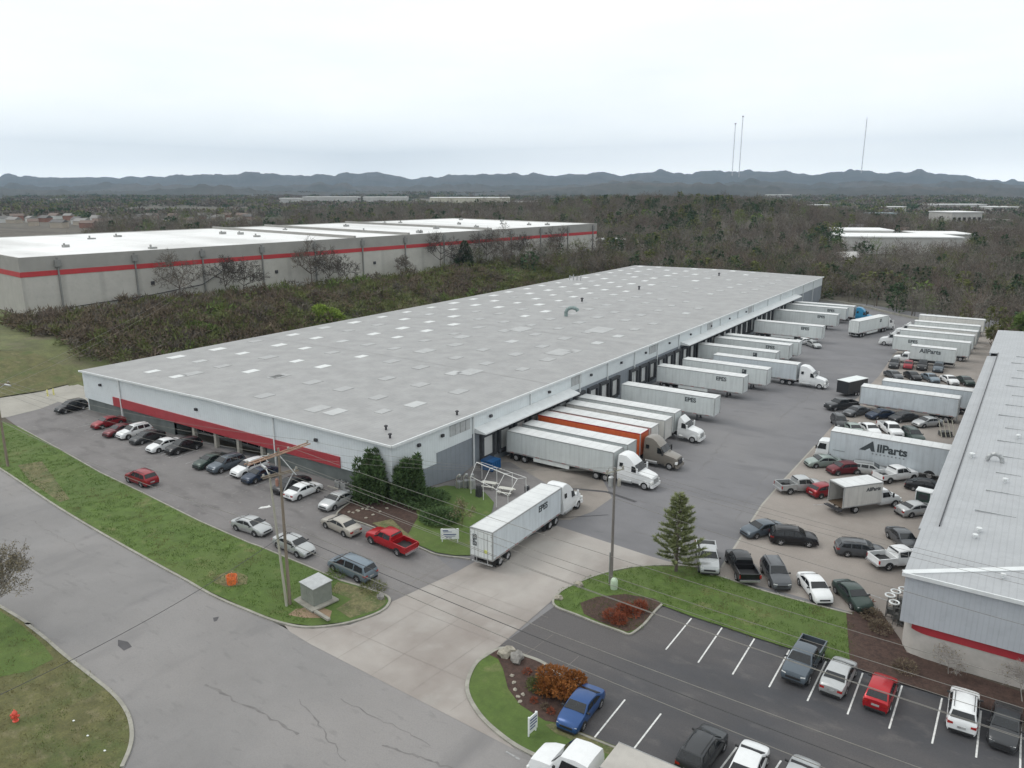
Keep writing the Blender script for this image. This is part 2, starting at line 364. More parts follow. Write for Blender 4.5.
# truck court, apron, patio, yard
sheet('truck_court', [(.2, 204), (.2, 12.2), (3, 12.2)] + P((470, 556), (557, 526), (600, 540), (652, 557), (706, 574), (722, 567), (762, 505), (783, 481), (815, 446), (850, 405), (879, 376), (893, 355)) + [(34, 176), (52, 178), (52, 190), (26, 196), (14, 204)], M['court'], .01)
sheet('dock_apron', [(.25, 12.3), (.25, 42)] + P((560, 440), (590, 455), (612, 498), (592, 512), (570, 520), (553, 520), (520, 525), (505, 500), (485, 486), (472, 480)), M['apron'], .022)
sheet('patio', [(.25, 3.2), (.25, 12.2)] + P((478, 462), (510, 462), (560, 492), (545, 510), (505, 530), (492, 545), (483, 545), (480, 530), (494, 511), (496, 503), (484, 491), (470, 486), (448, 485)), M['pad'] if 0 else M['lotfront'], .03)
sheet('yard', P((706, 574), (722, 567), (762, 505), (783, 481), (815, 446), (850, 405), (879, 376), (893, 355)) + [(34, 178), (56, 178), (56, 2.0), (48, -1.5)] + P((850, 612), (800, 597), (740, 581)), M['yard'], .012)
# island with lawn right of the driveway, mulch and stall lot
isl = P((553, 601), (560, 593), (568, 588), (600, 575), (640, 567), (690, 567), (720, 577), (765, 592), (820, 607), (852, 615))
isl_low = P((852, 668), (826, 660), (789, 649), (754, 638), (722, 627), (691, 617), (664, 607), (660, 606), (640, 630), (627, 634), (600, 624), (575, 614), (556, 607))
sheet('island_lawn', isl + isl_low, M['grass'], .10)
sheet('mulch_strip', P((846, 613), (880, 612), (900, 640)) + [(53.5, 1.5), (64, .4), (90, .4), (90, -7.2)] + P((1024, 722), (1000, 714), (952, 700), (905, 686), (863, 672), (850, 667)), M['mulch'], .115)
sheet('mulch_bed', P((580, 604), (596, 598), (625, 595), (655, 600), (661, 604), (640, 629), (627, 633), (600, 623), (584, 615)), M['mulch'], .115)
kerb('island_kerb', spl(P((852, 615), (820, 607), (765, 592), (720, 577), (690, 567), (640, 567), (600, 575), (568, 588), (558, 595), (553, 602), (557, 608), (575, 615), (600, 625), (620, 632), (628, 635), (634, 633), (645, 624), (655, 612), (662, 605)), 5), .26)
isl2 = P((487, 655), (503, 648), (523, 655), (545, 664), (575, 688), (570, 705), (556, 724), (580, 733), (605, 743), (640, 757), (660, 768)) + [(50.5, -25.2), (47, -25.9)] + P((560, 766), (530, 754), (505, 739), (480, 716), (467, 692), (473, 668))
sheet('stall_lot', P((500, 646), (555, 606), (575, 613), (600, 623), (627, 633), (640, 629), (662, 605), (691, 617), (722, 627), (789, 649), (863, 672), (1000, 714)) + [(64, -6.3), (100, -6.3), (100, -26), (52, -26)] + P((640, 757), (605, 743), (556, 724), (575, 688), (545, 664), (503, 648)), M['darklot'], .024)
sheet('island_mulch', P((487, 655), (503, 648), (523, 655), (545, 664), (575, 688), (570, 705), (556, 724), (545, 722), (520, 706), (508, 690), (503, 670), (498, 660)), M['mulch'], .115)
sheet('island_lawn', isl2, M['grass'], .10)
sheet('worn_patch', P((556, 724), (580, 733), (605, 743), (640, 757), (620, 760), (590, 748), (556, 735), (545, 726)), M['weeds'], .112)
kerb('island_kerb', spl(P((575, 688), (545, 665), (523, 656), (503, 649), (487, 656), (474, 667), (467, 690), (480, 716), (505, 739), (530, 754), (560, 766)), 5), .4)
kerb('stall_kerb', P((556, 726), (580, 735), (605, 745), (640, 759), (660, 770)))
# grass bank left of the warehouse
def bank():
    pts = P((-30, 340), (0, 352), (30, 352), (60, 366), (88, 380), (40, 392), (0, 398), (-40, 402))
    o = sheet('grass_bank', pts, M['drygrass'], .16, slope=True)
bank()
sheet('slope_ground', [(-260, 2), (-150, 2), (-110, 3), (-88, 6), (-74, 5), (-67, 4), (-67, 215), (-110, 215), (-150, 60), (-260, 60)], mat('slope_cover', (.105, .115, .042), .95, 0, .3, .25, .6, 8, extra=[(.05, .45, .62, (.095, .135, .035), .8), (.12, .54, .70, (.14, .115, .08), .7), (4, .4, .7, (.05, .045, .028), .5)]), .10, slope=True)
# back kerb of the court
kerb('court_kerb', P((800, 300), (818, 301), (840, 303), (862, 307), (890, 314), (920, 320), (950, 326)), .5, .6)

# painted lines
def stripe(name, a, b, wd, m, z=.036):
    a = Vector((a[0], a[1])); b = Vector((b[0], b[1])); d = (b - a).normalized(); q = Vector((-d.y, d.x)) * wd / 2
    return sheet(name, [a - q, b - q, b + q, a + q], m, z)
tops = [(691.4, 618.6), (722, 628), (754.4, 639), (789.4, 650.3), (826, 661.7), (862.7, 673.3), (902, 686), (942, 698.5), (981, 711), (1021, 724)]
bots = [(665.8, 649.9), (698, 663), (732.5, 674.8), (769, 687.5), (807.3, 701.3), (847.4, 714.8), (889, 729), (932, 744), (976, 758), (1020, 772)]
for a, b in zip(tops, bots): stripe('parking_line', P(a)[0], P(b)[0], .12, M['paint'])
for a, b in [((625, 700), (592, 741)), ((661, 714), (634, 749)), ((738, 746), (716, 775)), ((781, 761), (765, 785))]: stripe('parking_line', P(a)[0], P(b)[0], .12, M['paint'])
for a, b in [((506, 752), (520, 760)), ((560, 768), (585, 782))]: stripe('road_line', P(a)[0], P(b)[0], .15, M['faded'])
for i in range(16):                                   # stalls along the warehouse front
    x = -58 + i * 2.75
    if i in (7, 8, 9): continue
    stripe('stall_line', (x, -1.2), (x, -6.2), .1, M['faded'], .024)
for i in range(6): stripe('hatching', (-38.6 + i * .9, -1.6), (-38.0 + i * .9, -6.0), .14, M['faded'], .024)
for a, b in [((722, 567), (762, 505)), ((762, 505), (783, 481)), ((783, 481), (815, 446))]: stripe('joint_line', P(a)[0], P(b)[0], .22, M['pad'], .022)
sheet('arrow_marking', P((258, 509), (261, 507), (268, 506), (269, 505), (271, 507), (267, 508)), M['paint'], .026)
for a, b in [((728, 552), (740, 584)), ((770, 582), (790, 612)), ((813, 505), (846, 505)), ((862, 592), (900, 605))]: stripe('yard_line', P(a)[0], P(b)[0], .14, M['faded'], .03)
darkgr = mat('dark_ground', (.055, .052, .055), .6, 0, .2, 1)
def dark_run(pts, wd=.10, z=.04):
    q = [p for p in P(*pts)]
    for a, b in zip(q, q[1:]): stripe('dark_strip', a, b, wd, darkgr, z)
dark_run([(500, 545), (560, 518), (608, 515)], .12); dark_run([(553, 490), (575, 489), (607, 492), (636, 502)], .5, .026)  # flat dark grey strips laid over the paving
rc = mat('road_crack', (.155, .148, .143), .85, 0, .2, 1)
def wcrack(a, b, wd, seed, n=16, amp=2.6):
    rr = random.Random(seed); pts = [(a[0] + (b[0] - a[0]) * i / n + rr.uniform(-amp, amp), a[1] + (b[1] - a[1]) * i / n + rr.uniform(-amp, amp) * .5) for i in range(n + 1)]
    q = P(*pts); L_ = []; Rr = []
    for i, p in enumerate(q):
        d = (q[min(n, i + 1)] - q[max(0, i - 1)]).normalized(); o = Vector((-d.y, d.x)) * wd * .6 * rr.uniform(.15, 1.0); L_.append(p + o); Rr.append(p - o)
    sheet('road_crack', L_ + Rr[::-1], rc, .027 + .001 * (seed % 4))
for i, (a, b, w_) in enumerate([((205, 684), (300, 735), .22), ((300, 700), (345, 760), .12), ((340, 700), (430, 745), .08), ((384, 745), (450, 768), .16), ((30, 520), (90, 556), .06)]): wcrack(a, b, w_, 40 + i)
for i, (a, b, w_) in enumerate([((185, 500), (240, 524), .22), ((228, 503), (262, 520), .12), ((120, 455), (170, 478), .10), ((60, 430), (110, 446), .08), ((200, 480), (245, 500), .08)]): wcrack(a, b, w_, 60 + i)
for i, (a, b, w_) in enumerate([((700, 470), (735, 430), .10), ((735, 520), (770, 470), .08), ((640, 500), (700, 520), .07), ((780, 420), (840, 370), .12), ((760, 400), (800, 370), .1), ((630, 530), (690, 545), .10)]): wcrack(a, b, w_, 80 + i)
sheet('patch', P((118, 640), (128, 642), (132, 647), (124, 651), (118, 646)), darkgr, .03)
sheet('patch', P((213, 618), (219, 617), (217, 621), (214, 622)), darkgr, .03)
# concrete joints of the driveway
for k in range(6): stripe('joint_line', (12.5 + k * 3.8, -24.5), (13.5 + k * 3.8 if k < 5 else 32, -6 - k * 1.5), .03, M['apron'], .04)
for k in range(3): stripe('joint_line', (12.6, -21 + k * 5.5), (30 - k * 1.5, -21 + k * 5.5), .03, M['apron'], .042)

exec_parts = True
# ================================================================ WAREHOUSE
EZ = 7.7; WL = 204.0; WW = 66.0
roofm = ribbed('grey_roof_sheet', (.29, .288, .284), 'X', .6, .6, .1, .15, .10, .91)
for n_ in list(roofm.node_tree.nodes):
    pass
wwall = ribbed('pale_metal_wall', (.63, .67, .69), 'X', .45, .5, .05, .35, .04, .9)
wwall2 = ribbed('pale_metal_side', (.63, .67, .68), 'Y', .45, .5, .05, .35, .04, .9)
redm = ribbed('red_metal_band', (.36, .045, .055), 'X', .3, .45, .1, .4, .06, .85)
lowm = mat('grey_green_wall', (.135, .15, .145), .8, 0, .1, .5, .2, 8, extra=[(.6, .5, .7, (.10, .115, .11), .6)])
lowb = ribbed('blue_grey_wall', (.20, .222, .245), 'Y', .9, .7, 0, .3, .06, .88)
doorm = mat('dock_door', (.60, .61, .60), .5, 0, .06, .8)
seal = mat('dock_seal', (.05, .053, .058), .9, 0, .2, 2)
W = empty('warehouse', (0, 0, 0), 0, 'long low warehouse with grey skylit roof, red front band and a row of truck docks', 'warehouse')
mb = MB()
# front: lower wall y=0..; white band proud of it
x0, x1 = -WW, 0
mb.box(x0 + .1, -42.5, .35, .6, .5, 5); mb.box(-22.5, x1 - .1, .35, .6, .5, 5); mb.box(-42.5, -22.5, 3.2, 3.4, .5, 5); mb.box(-42.5, -22.5, .35, 3.2, 3.75, 4.0)
mb.box(-42.7, -42.5, .35, 3.4, .5, 4); mb.box(-22.5, -22.3, .35, 3.4, .5, 4)
mb.build('front_wall', lowm, W)
MB().box(x0, x1, 0, .3, 4.2, EZ).build('front_cladding', wwall, W)
mb = MB(); mb.box(-57.6, -8.3, -.14, -.01, 3.35, 4.75); mb.build('red_band', redm, W)
MB().box(-66, -57.6, -.0, .3, 3.3, 4.19).build('cladding_skirt', wwall, W); MB().box(-8.3, 0, 0, .3, 3.3, 4.19).build('cladding_skirt', wwall, W)
# storefront inside the recess
fr = MB()
for k in range(9): fr.box(-42.4 + k * 2.47, -42.3 + k * 2.47, 3.08, 3.2, 1.2, 3.7)
fr.box(-42.4, -22.6, 3.06, 3.18, 1.2, 1.35).box(-42.4, -22.6, 3.06, 3.18, 2.9, 3.0)
ff = fr.build('window_frame', M['steel'], W)
for k in range(8): MB().box(-42.25 + k * 2.47, -39.98 + k * 2.47, 3.12, 3.19, 1.36, 3.7).build('window', M['glass'], W)
for k in range(4): MB().box(-37.9 + k * 4.9, -37.4 + k * 4.9, .0, .5, 1.0, 3.34).build('pillar', M['pad'], W)
# white side, long dock wall
MB().box(-.3, 0, .3, 15.2, 4.55, EZ).build('side_cladding', wwall2, W); MB().box(-.3, 0, 15.2, WL, 5.0, EZ).build('side_cladding', wwall2, W)
mb = MB(); mb.box(-.3, -.05, .6, WL - .02, -.2, 5.0); mb.build('dock_wall', lowb, W)
MB().box(-.3, 0, .3, 7.9, 3.2, 4.549).build('cladding_skirt', wwall2, W)
MB().box(-WW, -WW + .3, .3, WL, -.2, EZ).build('back_wall', wwall2, W)
MB().box(-WW + .3, -.3, WL - .3, WL, -.2, EZ).build('end_wall', wwall, W)
# roof, very shallow gable running along the length
rp = 8.6
mb = MB(); mb.prism([(-WW - .25, -.25, EZ), (-WW / 2, -.25, rp - .5), (.25, -.25, EZ), (.25, -.25, EZ + .12), (-WW / 2, -.25, rp - .38), (-WW - .25, -.25, EZ + .12)], (0, WL + .5, 0))
mb.build('roof', roofm, W)
ZR = lambda x: EZ + .12 + (rp - .5 - EZ) * (1 - abs(x + WW / 2) / (WW / 2 + .25))
# the shallow gable fills above the front cladding
mb = MB(); mb.prism([(-WW, .02, EZ), (0, .02, EZ), (-WW / 2, .02, rp - .52)], (0, .25, 0)); mb.build('gable', wwall, W)
trim = mat('pale_trim', (.62, .64, .64), .5, 0, .06, 1)
mb = MB(); mb.box(.26, .44, -.3, WL + .3, EZ - .16, EZ + .15); mb.build('gutter', trim, W)
mb = MB(); mb.prism([(-WW - .3, -.42, EZ - .1), (-WW / 2, -.42, rp - .6), (.3, -.42, EZ - .1), (.3, -.42, EZ + .16), (-WW / 2, -.42, rp - .34), (-WW - .3, -.42, EZ + .16)], (0, .16, 0)); mb.build('verge_trim', trim, W)
for y in [15.3, 29, 43.5, 53, 63.5, 73.5, 84, 96, 108, 120, 132, 144, 156, 168, 180, 192]: MB().box(.05, .22, y, y + .16, .0 if y < 16 else 1.2, EZ - .1).build('downspout', trim, W)
for x in (-55.5, -20.2): MB().box(x, x + .18, -.2, -.02, 1.2, EZ).build('downspout', trim, W)
for y in [4.4, 8.8, 19, 34, 47, 58, 68, 79, 90, 102, 114, 126]:
    l = MB().box(.02, .3, y, y + .45, 6.35, 6.7).build('wall_light', M['darksteel'], W)
for x in (-61, -36.5, -12.5): MB().box(x, x + .45, -.3, -.02, 6.0, 6.35).build('wall_light', M['darksteel'], W)
louv = mat('louvre', (.40, .41, .41), .6, .2, .1, 2)
for y0, n in ((10.6, 4), (41.0, 3), (70.0, 3), (100, 3), (128, 3)):
    mb = MB()
    for k in range(n): mb.box(.01, .09, y0 + k * 1.05, y0 + k * 1.05 + .95, 5.9, 7.3)
    lo = mb.build('louvre', louv, W)
# canopies above the docks
for (ya, yb) in ((15.6, 40.4), (85.2, 172)):
    mb = MB(); mb.prism([(.02, ya, 5.75), (1.9, ya, 5.3), (1.9, ya, 5.12), (.02, ya, 5.1)], (0, yb - ya, 0)); mb.build('canopy', trim, W)
# docks
docks = [17.2 + i * 3.93 for i in range(6)] + [42.0, 46.6, 50.5, 54.4, 62.0, 66.0, 69.9, 74, 78, 82] + [86 + 4 * i for i in range(21)]
for i, y in enumerate(docks):
    d = MB().box(-.045, .02, y + .1, y + 2.5, 1.25, 4.0).build('dock_door', doorm, W)
    s = MB().box(-.04, .45, y - .35, y + .1, 1.0, 4.5).box(-.04, .45, y + 2.5, y + 2.95, 1.0, 4.5).box(-.04, .42, y + .1, y + 2.5, 4.02, 4.5).box(-.04, .25, y, y + 2.6, .7, 1.2).build('dock_seal', seal, W)
# skylights: fibreglass sheets lying in the roof
sk_new = mat('clear_skylight', (.60, .61, .60), .35, 0, .05, .7); sk_old = mat('dull_skylight', (.318, .318, .315), .45, 0, .06, .7); sk_mid = mat('dusty_skylight', (.41, .415, .41), .4, 0, .05, .7)
rnd = random.Random(3); allsk = []
for j in range(24):
    for i in range(9):
        x = -62 + i * 6.75 + rnd.uniform(-.3, .3) - .35 * (j % 2); y = 5.4 + j * 8.5 + rnd.uniform(-.3, .3)
        if x > -32 and rnd.random() < .25: continue
        if j == 0 and i not in (1, 2, 5, 7): continue
        p = max(0, min(1, (-x - 26) / 24 + max(0, y - 120) / 160)); r = rnd.random()
        m_ = sk_new if r < p * .8 else (sk_mid if r < .12 + p * .8 else sk_old)
        allsk.append((x, y, m_, rnd.uniform(2.1, 2.9)))
allsk.sort(key=lambda q: (q[0] - CAM.x) ** 2 + (q[1] - CAM.y) ** 2)
def skbox(mb, x, y, l, mi=0):
    vs = []
    for zz in (.004, .05):
        for (ax_, ay_) in ((x - l * .34, y - l / 2), (x + l * .34, y - l / 2), (x + l * .34, y + l / 2), (x - l * .34, y + l / 2)): vs.append((ax_, ay_, ZR(ax_) + zz))
    mb.add(vs, [(0, 3, 2, 1), (4, 5, 6, 7), (0, 1, 5, 4), (1, 2, 6, 5), (2, 3, 7, 6), (3, 0, 4, 7)], mi)
for x, y, m_, l in allsk[:100]:
    mb = MB(); skbox(mb, x, y, l); mb.build('skylight', m_, W)
mb = MB(); idx = {sk_new: 0, sk_mid: 1, sk_old: 2}
for x, y, m_, l in allsk[100:]: skbox(mb, x, y, l, idx[m_])
o = mb.build('skylight', [sk_new, sk_mid, sk_old], W); tag(o, kind='stuff')
# roof seams and repair strips
mb = MB()
for y in (34, 68, 102, 136, 170):
    for k in range(6):
        xa = -WW + k * WW / 6; xb = xa + WW / 6
        mb.add([(xa, y, ZR(xa) + .02), (xb, y, ZR(xb) + .02), (xb, y + .16, ZR(xb) + .02), (xa, y + .16, ZR(xa) + .02)], [(0, 1, 2, 3)])
mb.build('roof_seam', mat('roof_seam', (.27, .265, .26), .7), W)
patchm = mat('roof_patch', (.345, .347, .343), .5, 0, .1, .8)
for (px, py, l) in [(92 + 100, 374, 3), (462, 298 + 40, 3.2), (425, 352, 3.5), (276, 378, 2.4), (383, 456 - 45, 2), (318, 409, 3), (560, 352, 5), (600, 330, 6), (520, 330, 5), (470, 372, 4)]:
    g = G(px, py, 8.0)
    if -64 < g.x < -2 and 2 < g.y < 200:
        mb = MB(); skbox(mb, g.x, g.y, l); mb.build('roof_patch', patchm, W)
def vent(px, py, s=1.0, lab='vent_pipe'):
    g = G(px, py, 8.1); z = ZR(g.x)
    MB().lathe((g.x, g.y, z), [(.22 * s, 0), (.22 * s, .7 * s), (.4 * s, .72 * s), (.4 * s, .9 * s), (.1 * s, 1.05 * s)], 12).build(lab, M['darksteel'], W)
for a in ((582, 302), (639, 290), (719, 276)): vent(*a)
for a in ((386, 428), (390, 436), (457, 413)): vent(*a, .6)
# big gooseneck duct on the roof
g = G(566, 316, 8.2); z = ZR(g.x)
pts = [Vector((g.x, g.y, z)), Vector((g.x, g.y, z + 1.1)), Vector((g.x + .35, g.y + .25, z + 1.7)), Vector((g.x + 1.1, g.y + .7, z + 1.95)), Vector((g.x + 1.9, g.y + 1.2, z + 1.7)), Vector((g.x + 2.2, g.y + 1.4, z + 1.2))]
MB().path(pts, .42, 12).build('roof_duct', mat('teal_duct', (.22, .28, .27), .5, .3, .15, 2), W, 60)
mb = MB()                                              # pipes in a frame on the left edge
for k in range(4): mb.tube((-63 + k * 1.3, 150, ZR(-62)), (-63 + k * 1.3, 150, ZR(-62) + 1.4 + .3 * (k % 2)), .16)
mb.tube((-63.2, 150, ZR(-62) + 1.1), (-58.8, 150, ZR(-62) + 1.1), .09); mb.build('vent_stack', M['steel'], W)

# ================================================================ RIGHT BUILDING
B = empty('grey_building', (53, 1.2, 0), 0, 'grey metal building on the right edge with ribbed roof, pale block base and red stripe', 'building')
bw = ribbed('grey_metal_siding', (.43, .455, .485), 'X', .35, .5, .05, .35, .04, .92); bws = ribbed('grey_metal_siding_long', (.43, .455, .485), 'Y', .35, .5, .05, .35, .04, .92)
br = ribbed('grey_building_roof', (.345, .355, .365), 'X', .5, .5, .1, .3, .06, .9)
blk = mat('painted_block', (.45, .425, .395), .85, 0, .06, 1.5, .15, 6, extra=[(.5, .5, .7, (.34, .33, .30), .5)])
def bp(mb, *a, **k): return mb
OX, OY = 53.0, 1.2
# lower block wall: curved corner, then straight
arc = [(x_ - OX, y_ - OY) for x_, y_ in [(52.8, 8.0)] + [(54.9 - 2.0 * math.cos(R(a)), 3.3 - 2.0 * math.sin(R(a)) - .0) for a in range(0, 91, 10)] + [(110, 1.3)]]
def wallstrip(path, z0, z1, th=.25):
    mb = MB(); n = len(path); vs = []
    for i, p in enumerate(path):
        a = Vector(path[max(0, i - 1)]); b = Vector(path[min(n - 1, i + 1)]); d = (b - a).normalized(); q = Vector((-d.y, d.x)) * th
        for zz in (z0, z1): vs.append((p[0], p[1], zz)); vs.append((p[0] + q.x, p[1] + q.y, zz))
    fs = []
    for i in range(n - 1):
        o = i * 4; e = o + 4
        fs += [(o, e, e + 2, o + 2), (o + 1, o + 3, e + 3, e + 1), (o + 2, e + 2, e + 3, o + 3), (o, o + 1, e + 1, e)]
    fs += [(0, 2, 3, 1), (n * 4 - 4, n * 4 - 3, n * 4 - 1, n * 4 - 2)]
    return mb.add(vs, fs)
wallstrip(arc, 0, 2.9).build('base_wall', blk, B, 40)
arc2 = [(54.9 - 2.06 * math.cos(R(a)) - OX, 3.3 - 2.06 * math.sin(R(a)) - OY) for a in range(50, 91, 5)] + [(110 - OX, 1.24 - OY)]
ws = wallstrip(arc2, 2.2, 2.93, .05)
ws.build('red_stripe', mat('red_paint', (.36, .03, .04), .5, 0, .08, 1), B, 40)
mb = MB(); mb.box(0 - .25, 60, 0 - .2, .1, 2.95, 7.0); mb.build('front_siding', bw, B)
mb = MB(); mb.box(-.25, .0, .1, 10.6, 2.95, 7.0).box(.85, 1.05, 10.6, 99, 0, 6.6).box(-.4, -.2, 99, 126, 0, 7.0).box(-.25, 60, 126, 126.2, 0, 7.0).box(-.25, .0, 6.8, 10.6, 0, 2.95).box(0, .9, 10.4, 10.6, 0, 6.9); mb.build('side_siding', bws, B)
# roofs
def slab(mb, quad, th=.14):
    vs = [Vector(q) for q in quad] + [Vector(q) - Vector((0, 0, th)) for q in quad]; n = len(quad)
    mb.add(vs, [tuple(range(n)), tuple(range(n, 2 * n))[::-1]] + [(i, n + i, n + (i + 1) % n, (i + 1) % n) for i in range(n)])
sl_ = .035
zr = lambda x: 7.15 + x * sl_
mb = MB()
# hip: front facet below the diagonal flashing, main facet above
slab(mb, [(-.4, -.35, zr(0)), (60, -.35, 7.0), (60, 0, 7.02), (40, 27.0, 7.15 + 40 * sl_)])
slab(mb, [(-.4, -.30, zr(0) + .01), (40, 27.05, 7.17 + 40 * sl_), (60, 27.05, 7.17 + 60 * sl_), (60, 99, zr(60)), (.9, 99, zr(.9)), (.9, 10.5, zr(.9)), (-.4, 10.5, zr(-.4))])
slab(mb, [(-.5, 99.01, zr(-.5)), (60, 99.01, zr(60)), (60, 126.4, zr(60)), (-.5, 126.4, zr(-.5))])
mb.build('roof', br, B)
mb = MB(); slab(mb, [(-.7, 10.7, 6.55), (.85, 10.7, 6.75), (.85, 98.6, 6.75), (-.7, 98.6, 6.55)]); mb.build('side_eave', br, B)
MB().box(.84, .94, 10.6, 99, 6.9, 7.32).build('parapet_flashing', M['darksteel'], B)
fl = MB(); a_ = Vector((-.4, -.32, zr(0) + .05)); b_ = Vector((40, 27.0, 7.22 + 40 * sl_)); q = Vector((-.5, .75, 0)).normalized() * .3
slab(fl, [a_ - q, b_ - q, b_ + q, a_ + q], .06); fl.build('hip_flashing', trim, B)
MB().box(-.5, 60, -.5, -.36, 6.9, 7.2).build('gutter', trim, B)
mb = MB()
for k in range(14): mb.box(3.2 + (k % 3) * .5, 6.4 + (k % 2), 16 + k * 6.2, 16.14 + k * 6.2, zr(5) - .03, zr(5) + .09)
mb.build('roof_batten', M['steel'], B)
def rv(px, py, s):
    s *= .6
    g = G(px, py, 7.4); z = zr(g.x - OX)
    MB().lathe((g.x - OX, g.y - OY, z - .05), [(.12 * s, 0), (.12 * s, .4 * s), (.3 * s, .42 * s), (.3 * s, .6 * s), (.05 * s, .7 * s)], 12).build('roof_vent', trim, B)
for a in ((975, 537, 1.2), (979, 531, 1.3), (1003, 577, 1), (1005, 482, 1.4), (1018, 438, 1.4), (972, 456, 1.6)): rv(*a)
g = G(995, 459, 7.6)
mb = MB(); gx, gy = g.x - OX, g.y - OY
for k in range(7):
    a = R(180 - k * 30); a2 = R(180 - (k + 1) * 30)
    mb.tube((gx + .7 * math.cos(a), gy, zr(gx) + .1 + .8 * max(0, math.sin(a))), (gx + .7 * math.cos(a2), gy, zr(gx) + .1 + .8 * max(0, math.sin(a2))), .22, .22, 10)
mb.build('roof_duct', M['steel'], B, 60)

# ================================================================ BIG WAREHOUSE BEHIND
A_ = Vector((DL(183, 27).x, DL(183, 27).y)); B_ = Vector((DL(356, 596).x, DL(356, 596).y))
ang = math.atan2((B_ - A_).y, (B_ - A_).x); LB = (B_ - A_).length
Q = empty('large_warehouse', (A_.x, A_.y, 6), ang, 'huge pale warehouse with bright white roof and thin red stripe behind the wooded bank', 'warehouse')
bwl = ribbed('precast_wall', (.43, .415, .38), 'X', 9, .8, 0, .3, .06, .86); bwu = mat('precast_band', (.28, .272, .252), .8, 0, .08, .2)
WB = 92
MB().box(0, LB, 0, .4, -6, 9.4).box(0, .4, .4, WB, -6, 9.4).box(LB - .4, LB, .4, WB, -6, 9.4).box(.4, LB - .4, WB - .4, WB, -6, 9.4).build('lower_wall', bwl, Q)
MB().box(-.05, LB + .05, -.05, .4, 10.6, 14).box(-.05, .4, .4, WB, 10.6, 14).box(LB - .4, LB + .05, .4, WB, 10.6, 14).box(.4, LB - .4, WB - .4, WB, 9.4, 14).build('upper_wall', bwu, Q)
MB().box(-.1, LB + .1, -.1, .4, 9.4, 10.6).box(-.1, .4, .4, WB, 9.4, 10.6).box(LB - .4, LB + .1, .4, WB, 9.4, 10.6).build('red_stripe', mat('red_stripe', (.40, .03, .035), .6, 0, .08, .3), Q)
wr = mat('white_roof_membrane', (.70, .70, .69), .7, 0, .04, .03, extra=[(.05, .45, .65, (.50, .495, .48), .8, (1, .35, 1)), (.3, .58, .75, (.40, .40, .39), .5)])
MB().box(.4, LB - .4, .4, WB - .4, 13.5, 13.75).build('roof', wr, Q)
for x in (LB * .42, LB * .52, LB * .70): MB().box(x, x + .7, .4, WB - .4, 13.76, 14.6).build('fire_wall', bwu, Q)
rq = random.Random(5)
for k in range(22):
    x = rq.uniform(6, LB - 8); y = rq.uniform(6, WB - 8)
    MB().box(x, x + rq.uniform(1.0, 2.2), y, y + rq.uniform(1.0, 1.6), 13.75, 13.75 + rq.uniform(.4, .9)).box(x + .3, x + .7, y + .3, y + .7, 13.9, 14.9).build('rooftop_unit', mat('rooftop_unit', (.30, .30, .29), .6, .2, .2, .5), Q)
for k in range(13):
    x = 8 + k * 18.3
    MB().box(x, x + .35, -.4, -.06, -5, 13.6).box(x - .5, x + .9, -.7, -.06, 11.4, 13.0).build('downspout', mat('drain_grey', (.20, .20, .19), .7), Q)
for k in range(6): MB().box(30 + k * 37, 30.9 + k * 37, -.3, -.02, 5.0, 5.9).build('wall_light', M['darksteel'], Q)
mb = MB(); mb.tube((70, -1.6, -6), (70, -1.6, 1.5), 1.2, 1.2, 14); mb.tube((73.5, -1.6, -6), (73.5, -1.6, 1.5), 1.0, 1.0, 14); mb.build('tank', M['steel'], Q)
mb = MB(); mb.path([(10, -.3, 1.4), (30, -.3, 2.4), (44, -.3, 3.8), (50, -.3, 6.8), (48, -.3, 8.5)], .12); mb.build('conduit', M['darksteel'], Q)

# ================================================================ FAR BUILDINGS
farw = mat('far_pale_wall', (.42, .41, .39), .8, 0, .1, .1); farr = mat('far_white_roof', (.72, .72, .71), .6, 0, .05, .1); fard = mat('far_dark_roof', (.12, .115, .11), .8, 0, .2, .1)
def farbox(px, depth, wd, dp, hh, rz, roof, lab, wall=farw, gable=False, name='commercial_building', cat='building', group=None, wins=0):
    p = DL(depth, px); z = ht(p.x, p.y)
    E = empty(name, (p.x, p.y, z), math.atan2(RT.y, RT.x) + R(rz), lab, cat, group)
    MB().box(-wd / 2, wd / 2, 0, dp, -2, hh).build('wall', wall, E)
    if gable: MB().prism([(-wd / 2 - .4, -.4, hh - .1), (-wd / 2 - .4, dp + .4, hh - .1), (-wd / 2 - .4, dp / 2, hh + dp * .3)], (wd + .8, 0, 0)).build('roof', roof, E)
    else: MB().box(-wd / 2 - .5, wd / 2 + .5, -.5, dp + .5, hh, hh + .6).build('roof', roof, E)
    for k in range(wins):
        x = -wd / 2 + (k + .5) * wd / wins
        MB().box(x - wd / wins * .28, x + wd / wins * .28, -.08, .05, hh * .45, hh * .75).build('window', M['glass'], E)
    return E
farbox(903, 415, 58, 34, 8.5, -8, farr, 'long white-roofed warehouse in the valley beyond the yard trees', wins=0)
farbox(866, 450, 28, 26, 8.6, -8, farr, 'white-roofed block joined behind the long valley warehouse')
farbox(947, 470, 30, 30, 6, -8, farr, 'lower white-roofed annex right of the valley warehouse')
farbox(966, 640, 28, 26, 15, 12, farr, 'tall pale office block with white roof above the right woods', wins=6)
farbox(958, 600, 10, 8, 5, 10, farr, 'small white hut below the tall pale office block')
farbox(990, 720, 40, 20, 6, 0, farw, 'low buff shed at far right of the valley')
farbox(1010, 560, 24, 16, 6, 20, fard, 'dark-roofed shed at the far right edge among trees')
farbox(815, 1050, 40, 20, 7, 0, farr, 'pale flat building beyond the central woods', wins=5)
farbox(880, 850, 34, 18, 5, -6, mat('far_blue_roof', (.25, .33, .36), .5), 'pale blue roofed shed in the far right valley')
